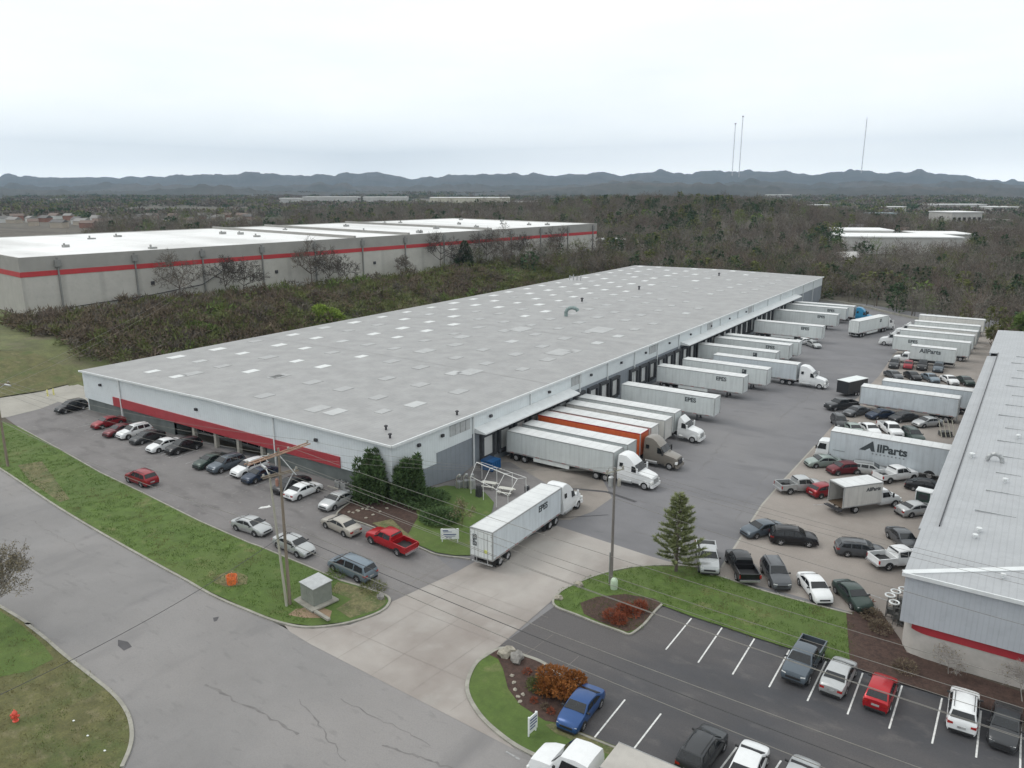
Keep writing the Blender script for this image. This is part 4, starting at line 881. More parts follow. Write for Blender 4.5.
GF = 'cars parked along the warehouse front'; GY = 'cars parked in the truck yard'; GS = 'cars in the marked stalls'
cars = [
 ('suv', 72, 411, 'u', 'black', 'black suv alone at the far left corner of the warehouse', GF),
 ('sedan', 109, 426, 'u', 'darkred', 'bright dark red sedan, first of the row left of the maroon car', GF),
 ('sedan', 121, 434, 'u', 'maroon', 'maroon sedan parked between the red sedan and a white suv', GF),
 ('suv', 135, 436, 'u', 'white', 'white suv parked right beside the maroon sedan', GF),
 ('sedan', 148, 441, 'u', 'charcoal', 'dark charcoal sedan between the white suv and the white sedan', GF),
 ('sedan', 165, 449, 'u', 'white', 'white sedan beside the black suv near the entrance canopy', GF),
 ('suv', 184, 451, 'u', 'black', 'black suv just left of the hatched bay at the entrance', GF),
 ('sedan', 212, 465, 'u', 'green', 'dark green grey sedan just right of the hatched bay', GF),
 ('suv', 227, 469, 'u', 'slate', 'slate blue suv between the green sedan and a white suv', GF),
 ('suv', 250, 473, 'u', 'white', 'white suv below the crossarms of the power pole', GF),
 ('sedan', 261, 479, 'u', 'navy', 'navy sedan behind the leaning pale pole', GF),
 ('sedan', 292, 489, 'u', 'black', 'black sedan partly hidden behind the white one by the power pole', GF),
 ('sedan', 304, 495, 'U', 'white', 'white sedan parked nose in right of the tall power pole', GF),
 ('sedan', 338, 505, 'u', 'silver', 'silver grey sedan beside the mulch bed kerb', GF),
 ('sedan', 341, 530, 'v', 'beige', 'beige sedan below the mulch bed in the aisle', GF),
 ('pickup', 391, 547, 'v', 'red', 'bright red pickup truck at the end of the front lot', GF),
 ('minivan', 352, 573, 'v', 'steelblue', 'blue grey minivan parked by the weedy corner', GF),
 ('sedan', 252, 531, 'V', 'silver', 'pale silver sedan along the lawn kerb, left of two', GF),
 ('sedan', 294, 550, 'V', 'silver', 'silver sedan along the lawn kerb right behind the poles', GF),
 ('suv', 142, 483, 'v', 'darkred', 'dark red suv alone on the aisle beside the lawn', GF),
 ('sedan', 581, 715, 'u', 'blue', 'bright blue sedan beside the round orange shrub', GS),
 ('suv', 702, 758, 'U', 'charcoal', 'charcoal suv in the bottom row of the stalls', GS),
 ('sedan', 747, 774, 'U', 'white', 'white sedan in the bottom row right of the charcoal suv', GS),
 ('sedan', 797, 790, 'U', 'silver', 'silver car just showing at the bottom edge', GS),
 ('pickup', 803, 668, 'u', 'slate', 'slate grey pickup truck with empty bed in the upper stalls', GS),
 ('sedan', 838, 682, 'U', 'silver', 'silver sedan between the slate pickup and the red car', GS),
 ('hatch', 880, 698, 'U', 'red', 'bright red hatchback beside the silver sedan', GS),
 ('suv', 962, 717, 'U', 'white', 'white suv below the block wall of the right building', GS),
 ('sedan', 1004, 733, 'u', 'charcoal', 'dark sedan with pale glass at the right edge of the stalls', GS),
 ('pickup', 707, 564, (708, 574, 704, 550), 'silver', 'silver pickup with dark bed beside the lone pine', GY),
 ('pickup', 741, 572, (733, 558, 750, 588), 'black', 'black pickup truck facing away beside the lawn island', GY),
 ('suv', 775, 580, (783, 594, 767, 566), 'grey', 'dark grey suv nose to the lawn island', GY),
 ('sedan', 814, 593, (825, 607, 803, 579), 'white', 'white sedan nose to the lawn island', GY),
 ('sedan', 852, 601, (866, 615, 838, 587), 'green', 'black green sedan nearest the mulch strip', GY),
 ('sedan', 762, 534, (744, 537, 781, 530), 'slate', 'slate sedan with pale bonnet at the yard edge', GY),
 ('suv', 793, 543, (812, 544, 775, 541), 'black', 'black suv parked nose to tail with the slate sedan', GY),
 ('wagon', 860, 555, (882, 557, 839, 553), 'grey', 'grey station wagon left of the white pickup', GY),
 ('pickup', 898, 565, (925, 562, 873, 567), 'white', 'white pickup half hidden by the right building', GY),
 ('sedan', 902, 544, (914, 556, 888, 532), 'grey', 'grey sedan behind the white pickup by the right building', GY),
 ('sedan', 916, 514, (935, 512, 898, 516), 'silver', 'silver sedan alone beside the green cabinet', GY),
 ('pickup', 799, 491, (821, 489, 779, 492), 'silver', 'silver pickup truck left of the open box truck', GY),
 ('hatch', 824, 495, (835, 494, 814, 498), 'darkred', 'small red hatchback behind the open box truck', GY),
 ('sedan', 823, 466, (806, 467, 843, 466), 'palegreen', 'pale green sedan below the front of the long white truck', GY),
 ('sedan', 838, 461, (820, 459, 860, 466), 'teal', 'dark teal sedan under the front of the long white truck', GY),
 ('hatch', 843, 473, (829, 474, 857, 472), 'maroon', 'maroon hatchback left of the silver suv below the long truck', GY),
 ('wagon', 869, 474, (888, 476, 852, 471), 'silver', 'silver wagon below the lettering of the long truck', GY),
 ('pickup', 895, 480, (914, 478, 877, 483), 'white', 'white pickup just below the long truck wheels', GY),
 ('sedan', 926, 491, (943, 494, 909, 488), 'black', 'black car behind the green cabinet', GY),
 ('pickup', 841, 409, (830, 410, 853, 408), 'charcoal', 'charcoal pickup below the black enclosed trailer', GY),
 ('sedan', 856, 415, (842, 417, 872, 411), 'grey', 'grey sedan right of the charcoal pickup below the trailer', GY),
 ('sedan', 880, 418, (867, 419, 895, 416), 'navy', 'navy sedan below the front half of the blue white trailer', GY),
 ('sedan', 903, 421, (890, 422, 917, 419), 'charcoal', 'charcoal sedan below the middle of the blue white trailer', GY),
 ('sedan', 927, 426, (912, 427, 942, 424), 'silver', 'silver sedan below the rear of the blue white trailer', GY),
 ('suv', 839, 426, (846, 435, 832, 417), 'charcoal', 'charcoal suv at the left end above the long truck', GY),
 ('sedan', 853, 433, (862, 440, 843, 425), 'palegreen', 'pale green sedan behind the cab of the long truck', GY),
 ('sedan', 869, 433, (881, 441, 857, 425), 'white', 'white sedan above the roof of the long truck', GY),
 ('pickup', 890, 434, (902, 443, 877, 424), 'white', 'white pickup truck above the lettering of the long truck', GY),
 ('suv', 912, 440, (923, 447, 901, 432), 'green', 'dark green suv above the rear of the long truck', GY),
 ('suv', 894, 367, (892, 372, 897, 361), 'charcoal', 'charcoal suv in the upper yard row, below the short trailer cab', GY),
 ('hatch', 908, 368, (906, 373, 910, 363), 'darkred', 'red hatchback in the upper yard row', GY),
 ('suv', 922, 369, (920, 375, 924, 363), 'black', 'black suv right of the small red hatchback', GY),
 ('suv', 938, 371, (936, 377, 940, 365), 'slate', 'slate suv at the right of the upper yard row', GY),
 ('sedan', 893, 378, (902, 382, 884, 374), 'grey', 'grey sedan at the left of the second yard row', GY),
 ('sedan', 912, 379, (921, 384, 902, 374), 'black', 'black sedan second in the second yard row', GY),
 ('sedan', 930, 381, (940, 386, 920, 376), 'steelblue', 'steel blue sedan in the middle of the second yard row', GY),
 ('sedan', 949, 383, (959, 388, 939, 378), 'white', 'white sedan in the second yard row', GY),
 ('sedan', 965, 384, (975, 389, 956, 379), 'green', 'dark green sedan at the right of the second yard row', GY),
 ('pickup', 794, 338, (785, 338, 804, 337), 'white', 'white pickup in the court beside the docked trailers', GY),
 ('sedan', 803, 344, (796, 344, 811, 343), 'white', 'white car below the white pickup in the court', GY),
 ('sedan', 813, 347, (820, 349, 806, 344), 'silver', 'silver sedan alone in the middle of the court', GY),
]
for c in cars: place(c[0], c[1], c[2], c[3], c[4], c[5], c[6])

# ---------------------------------------------------------------- trailers, tractors, trucks
tw = mat('trailer_white', (.66, .69, .68), .38, .1, .04, .5, extra=[(1.1, .55, .8, (.52, .54, .53), .5), (.5, .6, .8, (.60, .56, .47), .25)])
TR = {}
def trailer_skin(name, c):
    m = ribbed(name, c, 'X', .62, .4, .1, .2, .05, .93); t = m.node_tree; b = t.nodes['Principled BSDF']; N = t.nodes.new; src = b.inputs['Base Color'].links[0].from_socket
    tc = N('ShaderNodeTexCoord'); oi = N('ShaderNodeObjectInfo'); mp = N('ShaderNodeMapping'); mp.inputs['Scale'].default_value = (2.2, 2.2, .22); cx = N('ShaderNodeCombineXYZ')
    ml = N('ShaderNodeMath'); ml.operation = 'MULTIPLY'; ml.inputs[1].default_value = 37; t.links.new(oi.outputs['Random'], ml.inputs[0]); t.links.new(ml.outputs[0], cx.inputs[0]); t.links.new(tc.outputs['Object'], mp.inputs[0]); t.links.new(cx.outputs[0], mp.inputs['Location'])
    n = N('ShaderNodeTexNoise'); n.inputs['Scale'].default_value = 1.0; n.inputs['Detail'].default_value = 6; t.links.new(mp.outputs[0], n.inputs['Vector'])
    mr = N('ShaderNodeMapRange'); mr.inputs[1].default_value = .48; mr.inputs[2].default_value = .78; mr.inputs[4].default_value = .55; t.links.new(n.outputs['Fac'], mr.inputs[0])
    mx = N('ShaderNodeMix'); mx.data_type = 'RGBA'; t.links.new(mr.outputs[0], mx.inputs[0]); t.links.new(src, mx.inputs[6]); mx.inputs[7].default_value = (*[q * .66 for q in c], 1)
    vr = N('ShaderNodeMapRange'); vr.inputs[3].default_value = .90; vr.inputs[4].default_value = 1.08; t.links.new(oi.outputs['Random'], vr.inputs[0])
    vs = N('ShaderNodeVectorMath'); vs.operation = 'SCALE'; t.links.new(mx.outputs[2], vs.inputs[0]); t.links.new(vr.outputs[0], vs.inputs['Scale']); t.links.new(vs.outputs[0], b.inputs['Base Color']); return m
skins = dict(white=trailer_skin('trailer_white_skin', (.60, .635, .63)), cool=trailer_skin('trailer_cool_skin', (.56, .605, .635)), warm=trailer_skin('trailer_warm_skin', (.62, .61, .58)), orange=trailer_skin('trailer_orange_skin', (.62, .13, .045)), dark=trailer_skin('trailer_dark_skin', (.028, .03, .033)))
troof = ribbed('trailer_roof_skin', (.58, .59, .585), 'X', 1.2, .5, .05, .2, .08, .9)
ink = mat('dark_ink', (.045, .055, .06), .6, 0, .1, 2)
def trailer(L=16.15, H=4.1, floor=1.2, Wd=2.6, skin='white', text='EPES', logo=None, skirt=True, low=False, name='semi_trailer'):
    key = (L, H, floor, skin, text, logo, skirt, low)
    if key in TR: return copy_tree(TR[key])
    E = empty(name); w = Wd / 2; sk = skins[skin]
    MB().box(.04, L - .02, -w, w, floor, H - .06).build('body', sk, E)
    MB().box(.06, L - .04, -w + .05, w - .05, H - .06, H).build('roof', troof, E)
    railm = M['steel'] if skin != 'orange' else PC['red']
    mb = MB()
    for s in (-1, 1): mb.box(.0, L, s * w - .02, s * w + .02, H - .12, H + .01).box(.0, L, s * w - .025, s * w + .025, floor - .12, floor + .06)
    mb.box(L - .05, L + .03, -w - .02, w + .02, H - .1, H + .015)
    mb.build('side_rail', railm, E)
    mb = MB()
    for s in (-1, 1): mb.box(-.02, .10, s * w - .04, s * w + .04, floor - .1, H).box(L - .1, L + .035, s * w - .035, s * w + .035, floor - .1, H)
    mb.box(-.02, .1, -w, w, H - .1, H + .012).box(-.02, .1, -w, w, floor - .12, floor + .03); mb.build('corner_post', M['steel'], E)
    for s in (-1, 1):
        d = MB().box(-.05, .03, (0.015 if s > 0 else -w + .06), (w - .06 if s > 0 else -.015), floor + .04, H - .12).build('rear_door', tw if skin != 'orange' else skins['orange'], E)
        mb = MB()
        for yy in (.35, .75): mb.tube((-.075, s * yy, floor + .05), (-.075, s * yy, H - .15), .02, .02, 6)
        for zz in (floor + .5, floor + 1.5, H - .5): mb.box(-.08, -.05, s * w * .93 - .08, s * w * .93 + .08, zz, zz + .08)
        mb.build('lock_rod', M['steel'], d)
    mb = MB(); mb.box(.05, .15, -w + .1, w - .1, .5, .62).box(.08, .14, -.7, -.6, .55, floor).box(.08, .14, .6, .7, .55, floor); mb.build('underride_bar', M['steel'], E)
    mb = MB(); mb.box(.4, L - 1, -.5, -.38, floor - .4, floor - .1).box(.4, L - 1, .38, .5, floor - .4, floor - .1).box(.8, 3.9, -.6, .6, .55, .8).build('chassis', M['darksteel'], E)
    for x in (1.5, 2.85):
        for s in (-1, 1): wheel(E, x, s * (w - .27), .5, .50)
    for s in (-1, 1):
        mb = MB(); mb.box(L - 3.0, L - 2.8, s * .85 - .08, s * .85 + .08, .12, floor).box(L - 3.15, L - 2.65, s * .85 - .15, s * .85 + .15, .04, .12).tube((L - 2.9, s * .85, .6), (L - 1.9, s * .4, floor - .1), .04); mb.build('landing_leg', M['darksteel'], E)
        if skirt: MB().box(4.3, 9.8, s * w * .97 - .02, s * w * .97 + .02, .55, floor - .1).build('side_skirt', tw, E)
        MB().box(.62, .66, s * (w - .3) - .28, s * (w - .3) + .28, .2, .95).build('mud_flap', M['black'], E)
    if text:
        me = text_mesh(text, .95, ink, .028)
        for s in (-1, 1):
            o = link('lettering', me, E, loc=(L - 4.0, s * (w + .02), H - .85)); o.rotation_euler = (R(90), 0, 0 if s < 0 else R(180))
        o = link('lettering', text_mesh(text, .62, ink, .02), E, loc=(-.07, w * .55, H - 1.2)); o.rotation_euler = (R(90), R(-90), R(-90))
    if logo:
        for s in (-1, 1): MB().box(L - 4.6, L - 3.8, s * (w + .012) - .01, s * (w + .012) + .01, H - 1.25, H - .45).box(L - 4.5, L - 4.2, s * (w + .02) - .01, s * (w + .02) + .01, H - .9, H - .6, 1).build('emblem', [ink, M['steel']], E)
    mb = MB()
    for k in range(8):
        for s in (-1, 1): mb.box(.6 + k * L / 8, 1.2 + k * L / 8, s * (w + .027) - .004, s * (w + .027) + .004, floor - .04, floor + .02)
    mb.build('reflector_tape', M['red'], E)
    TR[key] = E; return E
def set_tr(E, x, y, h, label, group=None, z=None, cat='trailer'):
    E.location = (x, y, .03 if z is None else z); E.rotation_euler = (0, 0, R(h)); return tag(E, label, cat, group)

TK = {}
def tractor(colour='white', sleeper=True):
    key = (colour, sleeper)
    if key in TK: return copy_tree(TK[key])
    E = empty('semi_tractor'); pm = PC[colour]
    # x=0 at the cab's back; nose forward
    cs_ = .82 if sleeper else .80
    if sleeper:
        st = [(0, 3.35, 2.2, .98), (.05, 3.85, 2.2, .98), (.5, 3.98, 2.2, 1), (1.4, 3.92, 2.15, 1), (2.1, 3.55, 2.1, 1), (2.75, 3.02, 2.05, 1), (3.55, 2.08, 1.98, .97), (4.3, 1.95, 1.8, .90), (5.1, 1.80, 1.62, .84), (5.55, 1.62, 1.45, .80), (5.72, 1.3, 1.2, .76), (5.76, .8, .75, .74)]; a, b = 5, 6; xd = 2.35; xw = (.3, .85)
    else:
        st = [(0, 2.6, 2.05, .94), (.05, 3.3, 2.05, .92), (.35, 3.62, 2.05, .90), (.9, 3.25, 2.05, .96), (1.3, 2.95, 2.05, .98), (2.05, 2.05, 1.95, .97), (2.8, 1.92, 1.78, .90), (3.6, 1.78, 1.6, .84), (4.0, 1.6, 1.45, .80), (4.18, 1.3, 1.2, .76), (4.22, .8, .75, .74)]; a, b = 4, 5; xd = .75; xw = None
    st = [(q_[0] * cs_, *q_[1:]) for q_ in st]; xd *= cs_; xw = (.3, .75) if xw else None
    loft(st, 2.45, .62, .10, .3).build('cab', pm, E, 35)
    A, Bq = st[a], st[b]
    ya = 1.225 * A[3] - .14; yb = 1.225 * Bq[3] - .12
    f = lambda t: (A[0] + (Bq[0] - A[0]) * t, A[1] + (Bq[1] - A[1]) * t)
    (x1, z1), (x2, z2) = f(.12), f(.9)
    for s in (-1, 1):
        q = [(x1, 0.03 * s, z1), (x2, .03 * s, z2), (x2, s * yb, z2), (x1, s * ya, z1)]
        if s < 0: q = q[::-1]
        n_ = (Vector(q[1]) - Vector(q[0])).cross(Vector(q[2]) - Vector(q[0]))
        if n_.z < 0: q = q[::-1]
        pane(q, .06, .05).build('windscreen', M['glass'], E)
        # door glass
        w = 1.225
        xq = [(xd, 2.05), (Bq[0] - .22, 2.02), (A[0] + .12, 2.72), (xd, 2.78)]
        q = [(x, s * (w - .02 - .10 * (z - 2.05)), z) for x, z in xq]
        n_ = (Vector(q[1]) - Vector(q[0])).cross(Vector(q[2]) - Vector(q[0]))
        if n_.y * s < 0: q = q[::-1]
        pane(q, .03, .05).build('side_window', M['glass'], E)
        if xw:
            q = [(xw[0], s * 1.195, 2.45), (xw[1], s * 1.195, 2.45), (xw[1], s * 1.15, 2.95), (xw[0], s * 1.15, 2.95)]
            n_ = (Vector(q[1]) - Vector(q[0])).cross(Vector(q[2]) - Vector(q[0]))
            if n_.y * s < 0: q = q[::-1]
            pane(q, .04, .05).build('sleeper_window', M['glass'], E)
        # fender, tank, steps, mirror, exhaust
        xn = st[-1][0] - 1.05
        arc_ = [(xn + .68 * math.cos(R(k)), s * .72, .52 + .68 * math.sin(R(k))) for k in range(0, 181, 20)] + [(xn + .50 * math.cos(R(k)), s * .72, .52 + .50 * math.sin(R(k))) for k in range(180, -1, -20)]
        MB().prism(arc_, (0, s * .46, 0)).build('fender', pm, E, 40)
        wheel(E, xn, s * 1.02, .5, .30)
        MB().tube((.3, s * .98, .72), (2.0 if sleeper else .9, s * .98, .72), .32, .32, 14).build('fuel_tank', M['steel'], E, 40)
        mr_ = MB(); mr_.tube((Bq[0] - .35, s * 1.2, 2.5), (Bq[0] - .1, s * 1.5, 2.5), .03).box(Bq[0] - .18, Bq[0] - .02, s * 1.5 - .1, s * 1.5 + .1, 1.95, 2.7); mr_.build('mirror', pm if colour == 'white' else trimk, E)
        hl = MB().box(st[-3][0] - .1, st[-2][0] + .05, s * .98 - .18, s * .98 + .02 if s > 0 else s * .98 + .18, .95, 1.25); hl.build('headlight', M['amber'], E)
    MB().box(st[-2][0] - .02, st[-1][0] + .07, -.55, .55, .85, 1.5).build('grille', M['darksteel'] if colour != 'white' else M['steel'], E)
    MB().box(st[-1][0] - .25, st[-1][0] + .14, -1.12, 1.12, .42, .80).build('front_bumper', pm, E)
    MB().box(-3.6, st[-1][0] - .5, -.45, -.33, .62, .88).box(-3.6, st[-1][0] - .5, .33, .45, .62, .88).box(-3.0, -1.6, -.5, .5, .9, 1.08).build('chassis', M['darksteel'], E)
    for x in (-1.65, -2.95):
        for s in (-1, 1): wheel(E, x, s * .96, .5, .52)
    MB().tube((-.12, .9, 1.0), (-.12, .9, 3.3), .08).build('exhaust_stack', M['steel'], E)
    TK[key] = E; return E

def rig(u, xf, lab_t, xr=None, skin='white', text='EPES', logo=None, cab=None, sleeper=True, lab_c=None, L=16.15, grp='trailers backed up to the docks'):
    """trailer backed to the dock wall: near side at y=u, front face at x=xf"""
    T = trailer(L, skin=skin, text=text, logo=logo); set_tr(T, xf - L, u + 1.3, 0, lab_t, grp)
    if cab:
        K = tractor(cab, sleeper); K.location = (xf + .45, u + 1.3, .03); K.rotation_euler = (0, 0, 0); tag(K, lab_c, 'semi truck', 'tractors parked at the docks')
rig(21.3, 17.4, 'nearest docked white trailer, plain side, coupled to a white sleeper tractor', text=None, cab='white', lab_c='white sleeper tractor nearest to the patio, at the near end of the docks')
rig(25.0, 17.5, 'second docked white trailer from the patio, beside the orange one', text=None)
rig(29.5, 17.2, 'orange sided trailer at the near docks', skin='orange', text=None, cab='taupe', lab_c='beige grey sleeper tractor coupled to the orange trailer')
rig(33.3, 17.0, 'white docked trailer just behind the orange one', skin='warm')
rig(37.6, 17.2, 'white docked trailer with dark lettering, second behind the orange one', skin='warm')
rig(41.8, 16.9, 'last trailer of the near dock group, coupled to a small white day cab', text=None, cab='white', sleeper=False, lab_c='white day cab tractor with tall roof fairing at the near dock group')
rig(53.0, 18.9, 'lone white lettered trailer between the near and middle docks')
rig(69.2, 18.2, 'white lettered trailer at the near end of the middle dock group')
rig(77.2, 19.9, 'white trailer with small dark emblem in the middle dock group', text=None, logo=1)
rig(84.4, 23.3, 'blank white trailer pulled furthest out, coupled to a white sleeper tractor', text=None, cab='white', lab_c='white sleeper tractor facing the middle of the court', skin='cool')
rig(93.0, 17.0, 'white trailer with dark emblem behind the pulled out rig', text=None, logo=1)
rig(102.0, 17.2, 'lettered white trailer beyond the emblem trailer in the middle docks')
rig(106.6, 17.9, 'blank white trailer hidden behind the lettered one in the middle docks', text=None)
rig(129.0, 17.6, 'white lettered trailer, nearest of the far dock group')
rig(149.2, 16.6, 'white lettered trailer, second of the far dock group')
rig(161.6, 16.3, 'white lettered trailer, third of the far dock group')
rig(166.8, 17.2, 'farthest docked white trailer, coupled to a bright blue tractor', text=None, cab='cyan', lab_c='bright blue sleeper tractor at the far end of the docks')
[setattr(o_, 'scale', (1, 1, 1.05)) for o_ in COL.objects if o_.get('label', '').startswith('orange sided')]
# moving rig on the driveway
a = Vector((18.3, -6.0)); hd = 91.6
T = trailer(13.6, skin='cool', text='EPES', skirt=False); L_ = 13.6
dirv = Vector((math.cos(R(hd)), math.sin(R(hd)))); nrm = Vector((-dirv.y, dirv.x)); base = a + nrm * 1.3
set_tr(T, base.x, base.y, hd, 'white lettered trailer on the driveway, seen from its rear doors', None, .06)
K = tractor('white', True); kp = base + dirv * (13.6 + .75); K = K if K.parent is None else K
K.location = (kp.x, kp.y, .03); K.rotation_euler = (0, 0, R(hd)); tag(K, 'white sleeper tractor pulling the trailer up the driveway', 'semi truck')
yl = MB().box(-.085, -.06, -.75, -.4, 1.75, 2.1).build('placard', mat('yellow_green_placard', (.55, .58, .12), .6), T)
# moving trailer in the far court
T = trailer(15.0, skin='white', text=None, logo=1); set_tr(T, 22.0, 142.0, 73, 'white trailer with dark emblem turning in the far court')
K = tractor('white', False); K.location = (22.0 + math.cos(R(73)) * 15.7, 142 + math.sin(R(73)) * 15.7, .03); K.rotation_euler = (0, 0, R(73)); tag(K, 'white day cab pulling the trailer across the far court', 'semi truck')
# yard trailers (nose towards the court)
def yard(y, x0, L, lab, skin='white', text=None, cab=None, lc=None, logo=None, H=4.1):
    T = trailer(L, skin=skin, text=text, logo=logo, skirt=False, H=H); set_tr(T, x0 + L, y + 1.3, 180, lab, 'trailers parked in the yard')
    if cab:
        K = tractor(cab, False); K.location = (x0 - .75, y + 1.3, .03); K.rotation_euler = (0, 0, R(180)); tag(K, lc, 'semi truck', 'tractors parked in the yard')
yard(73.9, 36.2, 14.3, 'pale blue white blank trailer, nearer of two in the middle yard', 'cool')
yard(80.2, 38.4, 14.6, 'white trailer behind the pale blue one in the middle yard', 'cool')
yard(125.6, 33.2, 14.9, 'white lettered trailer behind the short box truck in the far yard', 'white', 'EPES')
yard(135.2, 33.2, 14.9, 'white trailer with a tractor, second row back in the far yard', 'white', None, 'white', 'white day cab nosing out of the second row in the far yard')
yard(141.8, 33.8, 14.5, 'white trailer third row back in the far yard', 'warm')
yard(150.0, 34.2, 14.0, 'white trailer with a tractor, fourth row back in the far yard', 'white', None, 'white', 'white day cab nosing out of the fourth row in the far yard')
yard(160.8, 33.9, 14.6, 'farthest white trailer in the yard beside the woods', 'warm')

# box trucks
def box_truck(L, H, floor, style, skin, name='box_truck', open_rear=False, cabc='white'):
    E = empty(name); w = 1.25; sk = skins[skin]
    if open_rear:
        mb = MB(); mb.box(0, L, -w, -w + .06, floor, H - .05).box(0, L, w - .06, w, floor, H - .05).box(L - .06, L, -w + .06, w - .06, floor, H - .05); mb.build('box_side', sk, E)
        MB().box(0, L, -w, w, H - .05, H).build('box_roof', troof, E)
        MB().box(0, L, -w + .06, w - .06, floor - .1, floor).build('load_floor', mat('load_floor_wood', (.10, .07, .045), .8), E)
        mb = MB(); 
        for s in (-1, 1): mb.box(-.04, .06, s * (w - .04) - .06, s * (w - .04) + .06, floor - .1, H + .01)
        mb.box(-.04, .06, -w, w, H - .14, H + .012); mb.build('door_frame', M['steel'], E)
        MB().box(-.5, -.02, -w, w, floor - .45, floor - .35).build('tail_lift', M['darksteel'], E)
    else:
        MB().box(0, L, -w, w, floor, H - .05).build('box_side', sk, E); MB().box(.02, L - .02, -w + .04, w - .04, H - .05, H).build('box_roof', troof, E)
        for s in (-1, 1): MB().box(-.05, .0, (.01 if s > 0 else -w + .05), (w - .05 if s > 0 else -.01), floor + .05, H - .15).build('rear_door', tw, E)
    mb = MB()
    for s in (-1, 1): mb.box(0, L, s * w - .018, s * w + .018, H - .13, H + .008).box(0, L, s * w - .02, s * w + .02, floor - .06, floor + .05)
    mb.build('side_rail', M['steel'], E)
    x = L + .08; pm = PC[cabc]
    if style == 'big':
        x += .75; st = [(x, 2.6, 1.75, .92), (x + .08, 2.95, 1.75, .93), (x + .9, 3.02, 1.75, .93), (x + 1.9, 2.88, 1.72, .93), (x + 2.6, 1.98, 1.68, .92), (x + 3.4, 1.86, 1.5, .86), (x + 4.1, 1.62, 1.35, .76), (x + 4.3, 1.2, 1.1, .7), (x + 4.34, .8, .75, .68)]; loft(st, 2.5, .5, .12, .2).build('cab', pm, E, 35); ga, gb = st[3], st[4]; nose = x + 4.34; dw = (x + .3, x + 1.8); fx = x + 3.2
    elif style == 'cabover':
        st = [(x, 2.6, 1.5, .92), (x + .06, 2.72, 1.5, .93), (x + .9, 2.7, 1.5, .93), (x + 1.35, 2.6, 1.5, .92), (x + 1.62, 1.55, 1.45, .92), (x + 1.68, .9, .8, .9)]; loft(st, 2.4, .55, .06, .2).build('cab', pm, E, 35); ga, gb = st[3], st[4]; nose = x + 1.68; dw = (x + .35, x + 1.2); fx = x + .75
    else:
        st = [(x, 2.0, 1.35, .92), (x + .06, 2.25, 1.35, .92), (x + .5, 2.32, 1.35, .92), (x + 1.1, 2.22, 1.33, .92), (x + 1.75, 1.48, 1.3, .9), (x + 2.3, 1.38, 1.22, .86), (x + 2.85, 1.25, 1.1, .8), (x + 3.05, 1.0, .9, .76), (x + 3.1, .7, .65, .72)]; loft(st, 2.35, .5, .16, .2).build('cab', pm, E, 35); ga, gb = st[3], st[4]; nose = x + 3.1; dw = (x + .3, x + 1.1); fx = x + 2.15
    q = [(ga[0] + .03, -.85, ga[1] - .08), (gb[0] - .04, -.92, gb[1] + .12), (gb[0] - .04, .92, gb[1] + .12), (ga[0] + .03, .85, ga[1] - .08)]
    n_ = (Vector(q[1]) - Vector(q[0])).cross(Vector(q[2]) - Vector(q[0]))
    if n_.x < 0: q = q[::-1]
    pane(q, .05, .05).build('windscreen', M['glass'], E)
    for s in (-1, 1):
        zt = ga[1] - .25; q = [(dw[0], s * 1.075, gb[2] + .12), (dw[1] + .25, s * 1.075, gb[2] + .12), (dw[1], s * 1.0, zt), (dw[0], s * 1.0, zt)]
        n_ = (Vector(q[1]) - Vector(q[0])).cross(Vector(q[2]) - Vector(q[0]))
        if n_.y * s < 0: q = q[::-1]
        pane(q, .045, .06).build('side_window', M['glass'], E)
        wheel(E, fx, s * 1.0, .45, .26)
        if L < 9: wheel(E, 1.9 if L < 8 else 2.2, s * .98, .45, .46)
        if L > 9:
            for xw_ in (2.2, 6.0): wheel(E, xw_, s * 1.12, .52, .30); MB().prism([(xw_ + .72 * math.cos(R(k)), s * 1.25, .5 + .72 * math.sin(R(k))) for k in range(0, 181, 20)], (0, s * .012, 0)).build('wheel_arch', trimk, E)
        MB().box(nose - .12, nose + .02, s * .85 - .15, s * .85 + .15, .8, 1.0).build('headlight', M['amber'], E)
        MB().tube((dw[1] + .2, s * 1.1, gb[2] + .3), (dw[1] + .35, s * 1.4, gb[2] + .4), .03).box(dw[1] + .28, dw[1] + .42, s * 1.4 - .08, s * 1.4 + .08, gb[2] + .15, gb[2] + .65).build('mirror', trimk, E)
    MB().box(nose - .02, nose + .05, -.5, .5, .75, 1.15 if style == 'cabover' else .95).build('grille', trimk, E)
    MB().box(nose - .2, nose + .1, -1.1, 1.1, .42, .68).build('front_bumper', M['steel'], E)
    MB().box(.2, nose - .3, -.45, -.33, .55, .85).box(.2, nose - .3, .33, .45, .55, .85).build('chassis', M['darksteel'], E)
    MB().box(-.02, .1, -1.1, 1.1, .45, .58).build('rear_bumper', M['darksteel'], E)
    return E
# long white box truck with big lettering
E = box_truck(14.4, 4.35, .72, 'cabover', 'cool', 'lettered_truck')
E.location = (52.2, 46.2, .03); E.rotation_euler = (0, 0, R(180)); tag(E, 'long white truck with big dark AllParts lettering, seen from its side', 'truck')
side = 1  # local +y faces the camera after the half turn
def put_text(E, txt, size, x, z, y, bold=.02, m_=ink, nm='lettering'):
    o = link(nm, text_mesh(txt, size, m_, bold), E, loc=(x, y, z)); o.rotation_euler = (R(90), 0, R(180)); return o
